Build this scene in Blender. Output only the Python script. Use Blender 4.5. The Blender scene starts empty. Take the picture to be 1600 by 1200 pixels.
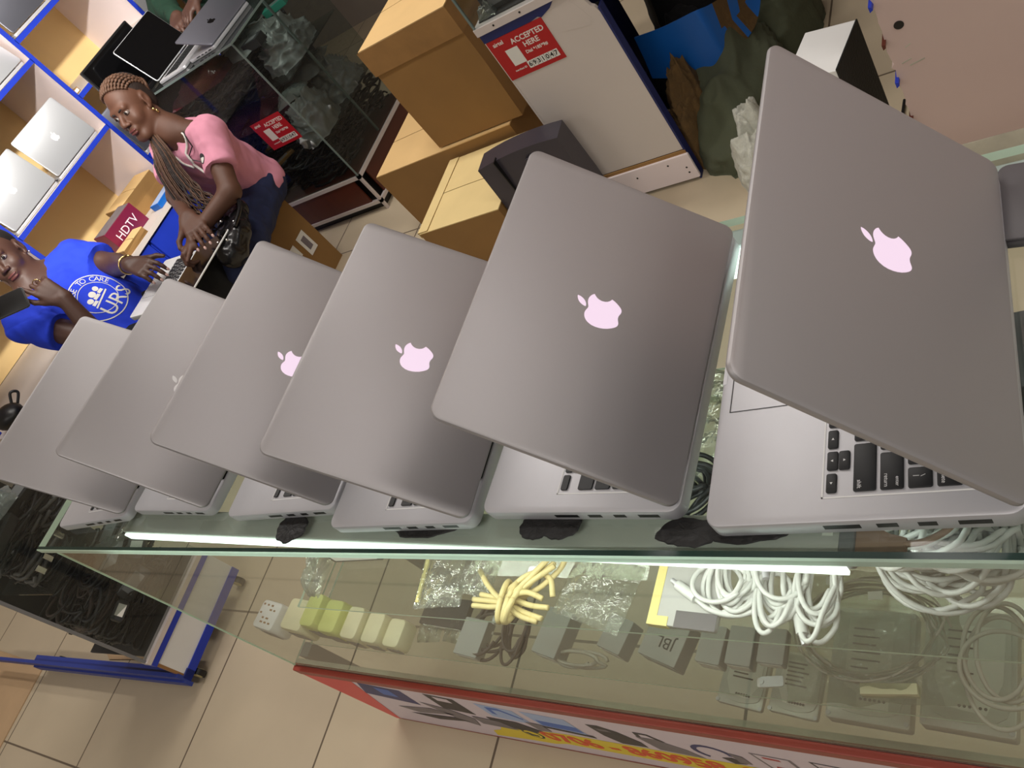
import bpy, bmesh, math, random
import numpy as np
from mathutils import Vector, Matrix, noise

S = bpy.context.scene
COL = S.collection
random.seed(7)
PI = math.pi

# ------------------------------------------------------------------ camera, world, lights, exposure
cam_data = bpy.data.cameras.new('camera')
cam = bpy.data.objects.new('camera', cam_data)
COL.objects.link(cam)
cam_data.sensor_width = 36.0
cam_data.lens = 28.85
cam_data.clip_start = 0.02
cam.matrix_world = Matrix(((0.78080667, 0.118807, 0.61337251, 0.0),
                           (0.26605984, 0.82505411, -0.49849561, 0.0),
                           (-0.56529028, 0.55242249, 0.61259798, 1.5),
                           (0, 0, 0, 1)))
S.camera = cam
S.view_settings.view_transform = 'Standard'
S.view_settings.look = 'None'
S.view_settings.gamma = 1.0
S.view_settings.use_curve_mapping = False
S.view_settings.exposure = 0.0

world = bpy.data.worlds.new('mall_daylight')
S.world = world
world.use_nodes = True
world.node_tree.nodes['Background'].inputs[0].default_value = (0.80, 0.77, 0.76, 1)
world.node_tree.nodes['Background'].inputs[1].default_value = 0.16


def area_light(name, loc, sx, sy, power, color, rot=(0, 0, 0)):
    d = bpy.data.lights.new(name, 'AREA')
    d.shape = 'RECTANGLE'
    d.size, d.size_y = sx, sy
    d.energy = power
    d.color = color
    o = bpy.data.objects.new(name, d)
    o.location = loc
    o.rotation_euler = rot
    COL.objects.link(o)
    return o


# unseen fluorescent ceiling fittings, the rightmost added to brighten the lids (light comes from just under each fitting)
LAMPS = [(-1.9, 2.3, 24), (-2.7, 1.5, 22), (-0.2, -1.0, 22), (-0.6, 1.3, 7), (0.9, 0.9, 8), (1.9, 0.3, 16), (-2.6, -1.3, 15)]
for lx, ly, lp in LAMPS:
    area_light('ceiling_lamp_light', (lx, ly, 2.66), 1.2, 0.18, lp, (1.0, 0.95, 0.90))
# two added spots, without fittings, that brighten the bays of the blue shelving
for sx, sy, aim, pw in ((-0.9, 2.35, (-4.1, 2.45, 1.12), 270), (-1.0, 0.55, (-4.0, 2.15, 1.05), 480)):
    d = bpy.data.lights.new('shelf_fill_spot', 'SPOT')
    d.energy, d.color = pw, (1.0, 0.95, 0.88)
    d.spot_size, d.spot_blend, d.shadow_soft_size = math.radians(36), 0.5, 0.06
    o = bpy.data.objects.new('shelf_fill_spot', d)
    o.location = (sx, sy, 2.6)
    o.rotation_euler = (Vector(aim) - o.location).to_track_quat('-Z', 'Y').to_euler()
    COL.objects.link(o)
# light of the tube that is fixed under the front edge of the counter top
area_light('counter_tube_light', (-0.74, 0.294, 0.893), 1.0, 0.02, 1.9, (0.94, 1.0, 0.94), (0, 0, -0.03))

area_light('counter_tube_light', (-0.74, 0.2745, 0.910), 1.08, 0.012, 0.8, (0.94, 1.0, 0.94), (PI / 2, 0, -0.03))


# ------------------------------------------------------------------ materials
def lin(c):
    return tuple(((v / 255.0) / 12.92 if v <= 10 else (((v / 255.0) + 0.055) / 1.055) ** 2.4) for v in c)


def mat(name, rgb, rough=0.5, metal=0.0, var=0.0, vscale=8.0, bump=0.0, bscale=60.0, emit=0.0, coat=0.0,
        spec=0.5, stretch=None, rgb2=None):
    m = bpy.data.materials.new(name)
    m.use_nodes = True
    nt = m.node_tree
    b = nt.nodes['Principled BSDF']
    b.inputs['Base Color'].default_value = (*lin(rgb), 1)
    b.inputs['Roughness'].default_value = rough
    b.inputs['Metallic'].default_value = metal
    b.inputs['Specular IOR Level'].default_value = spec
    b.inputs['Coat Weight'].default_value = coat
    tc = nt.nodes.new('ShaderNodeTexCoord')
    src = tc.outputs['Object']
    if stretch:
        mp = nt.nodes.new('ShaderNodeMapping')
        mp.inputs['Scale'].default_value = stretch
        nt.links.new(src, mp.inputs['Vector'])
        src = mp.outputs['Vector']
    if var > 0:
        n = nt.nodes.new('ShaderNodeTexNoise')
        n.inputs['Scale'].default_value = vscale
        n.inputs['Detail'].default_value = 5
        nt.links.new(src, n.inputs['Vector'])
        r = nt.nodes.new('ShaderNodeMix')
        r.data_type = 'RGBA'
        nt.links.new(n.outputs['Fac'], r.inputs['Factor'])
        if rgb2 is None:
            a = tuple(max(0, min(255, v * (1 - var))) for v in rgb)
            c = tuple(max(0, min(255, v * (1 + var))) for v in rgb)
        else:
            a, c = rgb, rgb2
        r.inputs['A'].default_value = (*lin(a), 1)
        r.inputs['B'].default_value = (*lin(c), 1)
        nt.links.new(r.outputs['Result'], b.inputs['Base Color'])
    if bump > 0:
        n2 = nt.nodes.new('ShaderNodeTexNoise')
        n2.inputs['Scale'].default_value = bscale
        n2.inputs['Detail'].default_value = 4
        nt.links.new(src, n2.inputs['Vector'])
        bp = nt.nodes.new('ShaderNodeBump')
        bp.inputs['Strength'].default_value = bump
        bp.inputs['Distance'].default_value = 0.004
        nt.links.new(n2.outputs['Fac'], bp.inputs['Height'])
        nt.links.new(bp.outputs['Normal'], b.inputs['Normal'])
    if emit > 0:
        b.inputs['Emission Color'].default_value = (*lin(rgb), 1)
        b.inputs['Emission Strength'].default_value = emit
    return m


def glass_mat(name, tint, gloss=0.06, rough=0.02, film=0.0, filmrgb=(150, 150, 140), wave=0.0):
    """Thin pane: tinted see-through, a Fresnel-like mirror and an optional dusty film."""
    m = bpy.data.materials.new(name)
    m.use_nodes = True
    nt = m.node_tree
    for n in list(nt.nodes):
        nt.nodes.remove(n)
    out = nt.nodes.new('ShaderNodeOutputMaterial')
    tr = nt.nodes.new('ShaderNodeBsdfTransparent')
    tr.inputs[0].default_value = (*lin(tint), 1)
    gl = nt.nodes.new('ShaderNodeBsdfGlossy')
    gl.inputs['Roughness'].default_value = rough
    lw = nt.nodes.new('ShaderNodeLayerWeight')
    lw.inputs['Blend'].default_value = 0.25
    if wave > 0:
        tc = nt.nodes.new('ShaderNodeTexCoord')
        nz = nt.nodes.new('ShaderNodeTexNoise')
        nz.inputs['Scale'].default_value = 38
        nz.inputs['Detail'].default_value = 3
        nt.links.new(tc.outputs['Object'], nz.inputs['Vector'])
        bp = nt.nodes.new('ShaderNodeBump')
        bp.inputs['Strength'].default_value = wave
        bp.inputs['Distance'].default_value = 0.01
        nt.links.new(nz.outputs['Fac'], bp.inputs['Height'])
        nt.links.new(bp.outputs['Normal'], gl.inputs['Normal'])
        nt.links.new(bp.outputs['Normal'], lw.inputs['Normal'])
    mr = nt.nodes.new('ShaderNodeMath')
    mr.operation = 'MULTIPLY_ADD'
    nt.links.new(lw.outputs['Fresnel'], mr.inputs[0])
    mr.inputs[1].default_value = 0.8
    mr.inputs[2].default_value = gloss
    mr.use_clamp = True
    mx = nt.nodes.new('ShaderNodeMixShader')
    nt.links.new(mr.outputs[0], mx.inputs[0])
    nt.links.new(tr.outputs[0], mx.inputs[1])
    nt.links.new(gl.outputs[0], mx.inputs[2])
    last = mx.outputs[0]
    if film > 0:
        df = nt.nodes.new('ShaderNodeBsdfDiffuse')
        df.inputs[0].default_value = (*lin(filmrgb), 1)
        tc = nt.nodes.new('ShaderNodeTexCoord')
        nz = nt.nodes.new('ShaderNodeTexNoise')
        nz.inputs['Scale'].default_value = 6
        nz.inputs['Detail'].default_value = 6
        nt.links.new(tc.outputs['Object'], nz.inputs['Vector'])
        k = nt.nodes.new('ShaderNodeMath')
        k.operation = 'MULTIPLY'
        nt.links.new(nz.outputs['Fac'], k.inputs[0])
        k.inputs[1].default_value = film * 2
        m2 = nt.nodes.new('ShaderNodeMixShader')
        nt.links.new(k.outputs[0], m2.inputs[0])
        nt.links.new(last, m2.inputs[1])
        nt.links.new(df.outputs[0], m2.inputs[2])
        last = m2.outputs[0]
    nt.links.new(last, out.inputs[0])
    return m


M = dict(
    alu=mat('brushed_aluminium', (200, 200, 204), 0.5, 0.55, 0.02, 30),
    lid=mat('bead_blasted_aluminium', (170, 167, 168), 0.5, 0.6, 0.015, 3),
    lid_grey=mat('space_grey_aluminium', (150, 152, 165), 0.38, 0.85),
    lid_silver=mat('silver_paint_lid', (205, 208, 212), 0.4, 0.6),
    key=mat('black_key_plastic', (24, 25, 27), 0.5, 0, 0.1, 40),
    legend=mat('white_key_print', (225, 225, 225), 0.6),
    black=mat('black_plastic', (18, 18, 19), 0.4, 0, 0.1, 20),
    blackgloss=mat('black_glossy_screen', (8, 8, 9), 0.12, 0, spec=0.5),
    darkgrey=mat('dark_grey_plastic', (48, 48, 50), 0.5, 0, 0.1, 20),
    grey=mat('grey_plastic', (120, 120, 122), 0.5, 0, 0.06, 20),
    logo_lit=mat('lit_emblem', (250, 224, 244), 0.4, emit=0.72),
    logo_white=mat('white_emblem', (226, 226, 226), 0.4),
    logo_black=mat('black_mirror_emblem', (14, 14, 16), 0.2),
    white=mat('white_plastic', (232, 232, 230), 0.42, 0, 0.02, 12),
    whitelam=mat('white_laminate', (206, 196, 188), 0.5, 0, 0.035, 3),
    pinklam=mat('pale_pink_laminate', (234, 220, 220), 0.5, 0, 0.03, 3),
    cream=mat('cream_cable', (212, 196, 138), 0.5, 0, 0.05, 30),
    cablew=mat('white_cable', (208, 210, 206), 0.4),
    cablep=mat('pale_grey_cable', (178, 174, 162), 0.4),
    greybox=mat('light_grey_box', (168, 168, 164), 0.5, 0, 0.04, 20),
    cableg=mat('grey_cable', (96, 94, 92), 0.5),
    cableb=mat('black_cable', (22, 22, 23), 0.45),
    cablebr=mat('brown_cable', (74, 62, 58), 0.5),
    beigeplug=mat('dusty_beige_plug', (150, 122, 106), 0.55, 0, 0.08, 30),
    blue=mat('blue_painted_board', (28, 54, 176), 0.45, 0, 0.06, 10),
    darkblue=mat('dark_blue_edge', (26, 36, 92), 0.5, 0, 0.08, 14),
    bluemetal=mat('blue_painted_frame', (40, 60, 146), 0.45, 0, 0.08, 14),
    ply=mat('tan_board', (232, 200, 140), 0.6, 0, 0.05, 4, stretch=(1, 1, 0.2)),
    carton=mat('cardboard', (142, 106, 58), 0.8, 0, 0.06, 6, bump=0.05, bscale=50),  # darkened overall to carry the shade on the box sides
    cartontop=mat('lit_cardboard', (222, 186, 128), 0.8, 0, 0.05, 6, bump=0.05, bscale=50),  # the same board in a lit tone, for the top flaps
    cartonbeige=mat('beige_cardboard', (222, 198, 140), 0.8, 0, 0.06, 6),
    cartonedge=mat('cardboard_edge', (150, 112, 64), 0.85, 0, 0.1, 20),
    sheet=mat('floor_cardboard_sheet', (188, 158, 122), 0.8, 0, 0.08, 5),
    tape=mat('brown_tape', (150, 108, 62), 0.35, 0, 0.04, 10),
    yellowtape=mat('pale_yellow_tape', (214, 200, 128), 0.5),
    red=mat('red_vinyl', (226, 34, 44), 0.4, 0, 0.03, 6),
    redrail=mat('dull_red_rail', (150, 60, 46), 0.45, 0, 0.08, 16),
    redstick=mat('red_sticker', (176, 22, 26), 0.45),
    yellow=mat('yellow_print', (240, 214, 44), 0.5),
    midgrey=mat('mid_grey_plastic', (86, 83, 86), 0.45, 0, 0.05, 10),
    orange=mat('orange_red_print', (232, 84, 28), 0.5),
    printwhite=mat('white_print', (222, 208, 216), 0.45),
    printblue=mat('blue_print', (70, 110, 190), 0.5),
    printlb=mat('pale_blue_print', (170, 190, 225), 0.5),
    printgrey=mat('grey_print', (120, 112, 116), 0.5, 0, 0.2, 20),
    printdark=mat('dark_print', (48, 44, 48), 0.5, 0, 0.2, 30),
    printgreen=mat('green_print', (30, 120, 96), 0.5, 0, 0.2, 30),
    printnavy=mat('navy_print', (40, 44, 100), 0.5, 0, 0.3, 30),
    skin=mat('dark_brown_skin', (92, 60, 45), 0.58, 0, 0.05, 14),
    skinm=mat('deep_brown_skin', (82, 56, 46), 0.5, 0, 0.05, 14),
    nail=mat('pale_nail', (206, 170, 160), 0.35),
    lips=mat('brown_lips', (98, 54, 50), 0.45),
    eyewhite=mat('eye_white', (150, 142, 138), 0.25),
    iris=mat('dark_iris', (22, 14, 12), 0.15),
    brow=mat('black_hair', (22, 17, 15), 0.7),
    braid=mat('brown_braided_hair', (84, 58, 42), 0.6, 0, 0.25, 60, bump=0.5, bscale=300),
    braiddark=mat('dark_braided_hair', (44, 33, 29), 0.6, 0, 0.25, 60, bump=0.5, bscale=300),
    pink=mat('pink_cotton', (222, 150, 172), 0.85, 0, 0.03, 12, bump=0.12, bscale=160),
    royal=mat('royal_blue_cotton', (30, 62, 214), 0.85, 0, 0.05, 12, bump=0.12, bscale=160),
    green=mat('dark_green_jacket', (17, 50, 34), 0.85, 0, 0.12, 12, bump=0.15, bscale=120),
    jeans=mat('dark_denim', (32, 42, 78), 0.85, 0, 0.16, 30, bump=0.2, bscale=300),
    trousers=mat('black_trousers', (18, 18, 20), 0.85),
    gold=mat('gold_jewellery', (236, 206, 140), 0.25, 1.0),
    silver=mat('silver_watch', (205, 205, 205), 0.25, 1.0),
    leather=mat('black_shiny_leather', (20, 20, 22), 0.25, 0, 0.1, 20, bump=0.15, bscale=80),
    casegrey=mat('grey_leatherette', (58, 54, 62), 0.28, 0, 0.06, 10, bump=0.05, bscale=200),
    olive=mat('olive_cloth', (78, 82, 62), 0.9, 0, 0.12, 8, bump=0.25, bscale=90),
    tarp=mat('blue_tarpaulin', (22, 96, 180), 0.4, 0, 0.06, 8),
    brownrag=mat('brown_shaggy_cloth', (90, 68, 38), 0.95, 0, 0.3, 30, bump=0.6, bscale=120),
    blackrag=mat('black_filler', (20, 20, 22), 0.95, 0, 0.3, 20, bump=0.3, bscale=60),
    greybag=mat('pale_grey_bag', (130, 134, 132), 0.3, 0, 0.1, 20, bump=0.3, bscale=60),
    greywool=mat('pale_grey_knit', (196, 196, 184), 0.95, 0, 0.14, 60, bump=0.6, bscale=260),
    mahogany=mat('mahogany_board', (84, 34, 20), 0.4, 0, 0.15, 6, stretch=(6, 1, 1)),
    railwhite=mat('white_aluminium_rail', (214, 204, 200), 0.4, 0.2, 0.03, 20),
    teal=mat('teal_plastic', (40, 140, 120), 0.5),
    chrome=mat('chrome', (220, 220, 220), 0.12, 1.0),
    concrete=mat('dirty_plaster', (176, 172, 156), 0.9, 0, 0.22, 14, bump=0.5, bscale=40),
    rubber=mat('black_sealant', (9, 9, 9), 0.6, 0, 0.2, 50, bump=0.4, bscale=140),
    hddgrey=mat('disk_metal', (196, 194, 186), 0.4, 0.3, 0.05, 20),
    paper=mat('white_paper_label', (226, 224, 216), 0.7),
    ivory=mat('yellowed_white_plastic', (236, 230, 190), 0.5, 0, 0.03, 14),
    lime=mat('pale_yellow_green_plastic', (216, 222, 130), 0.5, 0, 0.03, 14),
    bagclear=glass_mat('clear_plastic_bag', (232, 236, 228), 0.03, 0.12, 0.07, (225, 228, 220), wave=1.0),
    baggrey=glass_mat('grey_plastic_bag', (200, 204, 200), 0.04, 0.15, 0.30, (190, 194, 192), wave=1.0),
    tubegrey=mat('grey_tube_housing', (176, 174, 168), 0.4),
    edgegrey=mat('grey_glass_edge', (112, 128, 124), 0.3),
    edge_reflection=mat('dark_edge_reflection', (28, 52, 46), 0.15),  # dark reflection along the front edge, put into the colour
    bagred=glass_mat('maroon_plastic_bag', (150, 96, 100), 0.04, 0.15, 0.32, (110, 46, 56), wave=1.0),
    glass=glass_mat('counter_glass', (240, 247, 243), 0.025, 0.01, 0.012, (170, 180, 170)),
    glassfront=glass_mat('hazy_front_glass', (246, 247, 242), 0.02, 0.03, 0.13, (188, 178, 152)),
    glasstop=glass_mat('clear_top_glass', (236, 246, 241), 0.03, 0.02, 0.01, (190, 200, 190)),
    glassdark=glass_mat('cabinet_glass', (232, 238, 235), 0.02, 0.03, 0.03, (130, 132, 132)),
    glassedge=mat('green_glass_edge', (216, 238, 224), 0.25, 0, 0.06, 60, emit=0.0),
    tubelit=mat('lit_tube_diffuser', (240, 255, 246), 0.4, emit=2.2),
    lamp=mat('fluorescent_diffuser', (255, 246, 232), 0.5, emit=4.0),
)
# every lit pane edge carries light from the tube: translucent green edge
nt = M['glassedge'].node_tree
tl_ = nt.nodes.new('ShaderNodeBsdfTranslucent')
tl_.inputs[0].default_value = (*lin((226, 250, 232)), 1)
mx_ = nt.nodes.new('ShaderNodeMixShader')
mx_.inputs[0].default_value = 0.65
nt.links.new(nt.nodes['Principled BSDF'].outputs[0], mx_.inputs[1])
nt.links.new(tl_.outputs[0], mx_.inputs[2])
nt.links.new(mx_.outputs[0], nt.nodes['Material Output'].inputs[0])


M['logo_lit'].node_tree.nodes['Principled BSDF'].inputs['Base Color'].default_value = (0.12, 0.10, 0.11, 1)
M['logo_lit'].node_tree.nodes['Principled BSDF'].inputs['Emission Strength'].default_value = 0.9

# ------------------------------------------------------------------ mesh tools
class MB:
    def __init__(s):
        s.v, s.f, s.m = [], [], []

    def add(s, vs, fs, mi=0, T=None):
        n = len(s.v)
        s.v += [tuple(T @ Vector(p)) for p in vs] if T is not None else [tuple(p) for p in vs]
        s.f += [tuple(i + n for i in f) for f in fs]
        s.m += [mi] * len(fs)
        return s

    def box(s, x0, x1, y0, y1, z0, z1, mi=0, T=None):
        vs = [(x, y, z) for z in (z0, z1) for y in (y0, y1) for x in (x0, x1)]
        fs = [(0, 2, 3, 1), (4, 5, 7, 6), (0, 1, 5, 4), (2, 6, 7, 3), (0, 4, 6, 2), (1, 3, 7, 5)]
        return s.add(vs, fs, mi, T)

    def rings(s, rings, mi=0, T=None, cap0=True, cap1=True):
        n = len(rings[0])
        vs = [p for r in rings for p in r]
        fs = []
        for i in range(len(rings) - 1):
            for j in range(n):
                a, b = i * n + j, i * n + (j + 1) % n
                fs.append((a, b, b + n, a + n))
        if cap0:
            fs.append(tuple(range(n - 1, -1, -1)))
        if cap1:
            fs.append(tuple((len(rings) - 1) * n + j for j in range(n)))
        return s.add(vs, fs, mi, T)

    def rbox(s, x0, x1, y0, y1, z0, z1, r=0.01, b=0.002, mi=0, T=None, seg=5):
        """box with rounded plan corners r and softened top/bottom edges b"""
        def ring(ins, z):
            rr = max(r - ins, 0.0003)
            pts = []
            for cx, cy, a0 in ((x1 - ins - rr, y0 + ins + rr, -90), (x1 - ins - rr, y1 - ins - rr, 0),
                               (x0 + ins + rr, y1 - ins - rr, 90), (x0 + ins + rr, y0 + ins + rr, 180)):
                for k in range(seg + 1):
                    a = math.radians(a0 + 90 * k / seg)
                    pts.append((cx + rr * math.cos(a), cy + rr * math.sin(a), z))
            return pts
        h = 0.3 * b
        return s.rings([ring(b, z0), ring(h, z0 + h), ring(0, z0 + b), ring(0, z1 - b), ring(h, z1 - h), ring(b, z1)], mi, T)

    def cyl(s, p0, p1, r0, r1=None, n=12, mi=0, T=None):
        r1 = r0 if r1 is None else r1
        p0, p1 = Vector(p0), Vector(p1)
        d = (p1 - p0).normalized()
        a = d.orthogonal().normalized()
        b = d.cross(a)
        R = [[tuple(p + (a * math.cos(t) + b * math.sin(t)) * r) for t in [2 * PI * k / n for k in range(n)]] for p, r in ((p0, r0), (p1, r1))]
        return s.rings(R, mi, T)

    def tube(s, pts, r, n=8, mi=0, T=None, taper=None):
        P = [Vector(p) for p in pts]
        d0 = (P[1] - P[0]).normalized()
        a = d0.orthogonal().normalized()
        R = []
        for i, p in enumerate(P):
            d = (P[min(i + 1, len(P) - 1)] - P[max(i - 1, 0)])
            if d.length < 1e-9:
                d = d0
            d.normalize()
            a = a - d * a.dot(d)
            if a.length < 1e-6:
                a = d.orthogonal()
            a.normalize()
            b = d.cross(a)
            rr = r if taper is None else r * taper(i / (len(P) - 1))
            R.append([tuple(p + (a * math.cos(t) + b * math.sin(t)) * rr) for t in [2 * PI * k / n for k in range(n)]])
        return s.rings(R, mi, T)

    def ell(s, c, rx, ry, rz, mi=0, T=None, nu=16, nv=10):
        vs, fs = [], []
        for i in range(nv + 1):
            th = PI * i / nv
            for j in range(nu):
                ph = 2 * PI * j / nu
                vs.append((c[0] + rx * math.sin(th) * math.cos(ph), c[1] + ry * math.sin(th) * math.sin(ph), c[2] + rz * math.cos(th)))
        for i in range(nv):
            for j in range(nu):
                a, b = i * nu + j, i * nu + (j + 1) % nu
                fs.append((a, a + nu, b + nu, b))
        return s.add(vs, fs, mi, T)

    def poly(s, pts, z0, z1, mi=0, T=None):
        """extruded flat outline (may be concave)"""
        pts = [tuple(p) for p in pts]
        ar = sum(pts[i][0] * pts[(i + 1) % len(pts)][1] - pts[(i + 1) % len(pts)][0] * pts[i][1] for i in range(len(pts)))
        if ar < 0:
            pts = pts[::-1]
        bm = bmesh.new()
        vs = [bm.verts.new((x, y, z0)) for x, y in pts]
        f = bm.faces.new(vs)
        r = bmesh.ops.extrude_face_region(bm, geom=[f])
        for e in r['geom']:
            if isinstance(e, bmesh.types.BMVert):
                e.co.z = z1
        f.normal_flip() if f.normal.z > 0 else None
        bmesh.ops.triangulate(bm, faces=[q for q in bm.faces if len(q.verts) > 4])
        bmesh.ops.recalc_face_normals(bm, faces=bm.faces)
        bm.verts.index_update()
        V_ = [tuple(v.co) for v in bm.verts]
        F_ = [tuple(v.index for v in q.verts) for q in bm.faces]
        bm.free()
        return s.add(V_, F_, mi, T)

    def build(s, name, mats, parent=None, smooth=None, loc=None, rotz=0.0, label=None):
        me = bpy.data.meshes.new(name)
        me.from_pydata(s.v, [], s.f)
        if not isinstance(mats, (list, tuple)):
            mats = [mats]
        for m in mats:
            me.materials.append(m)
        if len(mats) > 1:
            me.polygons.foreach_set('material_index', s.m)
        o = bpy.data.objects.new(name, me)
        COL.objects.link(o)
        if smooth:
            me.polygons.foreach_set('use_smooth', [True] * len(me.polygons))
            if smooth is not True:
                try:
                    me.set_sharp_from_angle(angle=math.radians(smooth))
                except Exception:
                    pass
        me.update()
        if parent:
            o.parent = parent
        if loc is not None:
            o.location = loc
        o.rotation_euler.z = rotz
        if label:
            o['label'] = label
        return o


def tag(o, label, cat, group=None, kind=None):
    o['label'] = label
    o['category'] = cat
    if group:
        o['group'] = group
    if kind:
        o['kind'] = kind
    return o


def thing(name, label, cat, loc=(0, 0, 0), rotz=0.0, group=None, rot=None):
    o = bpy.data.objects.new(name, None)
    o.empty_display_size = 0.05
    COL.objects.link(o)
    o.location = loc
    o.rotation_euler = rot if rot is not None else (0, 0, rotz)
    return tag(o, label, cat, group)


def struct(o):
    o['kind'] = 'structure'
    return o


_tcache = {}


def text_geo(txt, size, depth=0.0002, align='CENTER', bold=0.0):
    """letters as solid geometry, lying in xy with their middle (or left end) at the origin"""
    key = (txt, size, depth, align, bold)
    if key in _tcache:
        return _tcache[key]
    cu = bpy.data.curves.new('letters', 'FONT')
    cu.body = txt
    cu.size = size
    cu.align_x = align
    cu.align_y = 'CENTER'
    cu.extrude = depth
    cu.offset = bold
    cu.resolution_u = 3
    ob = bpy.data.objects.new('letters', cu)
    COL.objects.link(ob)
    bpy.context.view_layer.update()
    dg = bpy.context.evaluated_depsgraph_get()
    me = bpy.data.meshes.new_from_object(ob.evaluated_get(dg))
    vs = [tuple(v.co) for v in me.vertices]
    fs = [tuple(p.vertices) for p in me.polygons]
    bpy.data.meshes.remove(me)
    bpy.data.objects.remove(ob)
    bpy.data.curves.remove(cu)
    _tcache[key] = (vs, fs)
    return vs, fs


def spline(pts, n=8, closed=False):
    """Catmull-Rom through the points"""
    P = [Vector(p) for p in pts]
    N = len(P)
    out = []
    for i in range(N if closed else N - 1):
        p0 = P[(i - 1) % N] if closed or i > 0 else P[0] * 2 - P[1]
        p1, p2 = P[i], P[(i + 1) % N]
        p3 = P[(i + 2) % N] if closed or i + 2 < N else P[-1] * 2 - P[-2]
        for k in range(n):
            t = k / n
            out.append(0.5 * (2 * p1 + (p2 - p0) * t + (2 * p0 - 5 * p1 + 4 * p2 - p3) * t * t + (3 * p1 - p0 - 3 * p2 + p3) * t ** 3))
    out.append(P[0].copy() if closed else P[-1])
    return out


def svg(d):
    """small reader for m/c/s outlines -> list of closed point lists"""
    import re
    tok = re.findall(r'[A-Za-z]|-?\d*\.?\d+', d)
    i, x, y, cmd, cur, outs = 0, 0.0, 0.0, None, [], []
    lx, ly = 0.0, 0.0

    def num():
        nonlocal i
        i += 1
        return float(tok[i - 1])
    while i < len(tok):
        if tok[i].isalpha():
            cmd = tok[i]
            i += 1
            if cmd in 'zZ':
                if cur:
                    outs.append(cur)
                cur = []
                continue
        if cmd == 'M':
            if cur:
                outs.append(cur)
            x, y = num(), num()
            cur = [(x, y)]
        elif cmd in 'Cc':
            a = [num() for _ in range(6)]
            if cmd == 'c':
                a = [a[k] + (x if k % 2 == 0 else y) for k in range(6)]
            for k in range(1, 7):
                t = k / 6
                u = 1 - t
                cur.append((u ** 3 * x + 3 * u * u * t * a[0] + 3 * u * t * t * a[2] + t ** 3 * a[4],
                            u ** 3 * y + 3 * u * u * t * a[1] + 3 * u * t * t * a[3] + t ** 3 * a[5]))
            x, y = a[4], a[5]
    if cur:
        outs.append(cur)
    return outs


EMBLEM = svg('M18.71 19.5c-.83 1.24-1.71 2.45-3.05 2.47c-1.34 .03-1.77-.79-3.29-.79c-1.53 0-2 .77-3.27 .82c-1.31 .05-2.3-1.32-3.14-2.53'
             'C4.25 17 2.94 12.45 4.7 9.39c.87-1.52 2.43-2.48 4.12-2.51c1.28-.02 2.5 .87 3.29 .87c.78 0 2.26-1.07 3.81-.91'
             'c.65 .03 2.47 .26 3.64 1.98c-.09 .06-2.17 1.28-2.15 3.81c.03 3.02 2.65 4.03 2.68 4.04c-.03 .07-.42 1.44-1.38 2.83'
             'M13 3.5c.73-.83 1.94-1.46 2.94-1.5c.13 1.17-.34 2.35-1.04 3.19c-.69 .85-1.83 1.51-2.95 1.42c-.15-1.15 .41-2.35 1.05-3.11')


def clean(poly):
    out = []
    for p in poly:
        if not out or (abs(p[0] - out[-1][0]) + abs(p[1] - out[-1][1])) > 0.02:
            out.append(p)
    if abs(out[0][0] - out[-1][0]) + abs(out[0][1] - out[-1][1]) < 0.02:
        out.pop()
    return out


def emblem(mb, s, z0, z1, cx, cy, mi=0, T=None):
    for pl in EMBLEM:
        mb.poly([(cx + (p[0] - 12) * s, cy - (p[1] - 12) * s) for p in clean(pl)], z0, z1, mi, T)
    return mb
# ------------------------------------------------------------------ the room
def tile_mat():
    m = bpy.data.materials.new('beige_floor_tiles')
    m.use_nodes = True
    nt = m.node_tree
    b = nt.nodes['Principled BSDF']
    tc = nt.nodes.new('ShaderNodeTexCoord')
    mp = nt.nodes.new('ShaderNodeMapping')
    mp.inputs['Location'].default_value = (0.661, 0.075, 0)
    nt.links.new(tc.outputs['Object'], mp.inputs['Vector'])
    br = nt.nodes.new('ShaderNodeTexBrick')
    br.offset = 0.0
    br.inputs['Scale'].default_value = 1.0
    br.inputs['Brick Width'].default_value = 0.547
    br.inputs['Row Height'].default_value = 0.547
    br.inputs['Mortar Size'].default_value = 0.0035
    br.inputs['Mortar Smooth'].default_value = 0.2
    br.inputs['Color1'].default_value = (*lin((206, 190, 162)), 1)
    br.inputs['Color2'].default_value = (*lin((200, 184, 158)), 1)
    br.inputs['Mortar'].default_value = (*lin((110, 96, 80)), 1)
    nt.links.new(mp.outputs['Vector'], br.inputs['Vector'])
    nz = nt.nodes.new('ShaderNodeTexNoise')
    nz.inputs['Scale'].default_value = 3
    nz.inputs['Detail'].default_value = 6
    nt.links.new(tc.outputs['Object'], nz.inputs['Vector'])
    mx = nt.nodes.new('ShaderNodeMix')
    mx.data_type = 'RGBA'
    mx.blend_type = 'MULTIPLY'
    mx.inputs['Factor'].default_value = 0.25
    nt.links.new(br.outputs['Color'], mx.inputs['A'])
    nt.links.new(nz.outputs['Color'], mx.inputs['B'])
    hs = nt.nodes.new('ShaderNodeHueSaturation')
    hs.inputs['Saturation'].default_value = 0.0
    nt.links.new(nz.outputs['Color'], hs.inputs['Color'])
    nt.links.new(hs.outputs['Color'], mx.inputs['B'])
    nt.links.new(mx.outputs['Result'], b.inputs['Base Color'])
    b.inputs['Roughness'].default_value = 0.42
    return m


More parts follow.
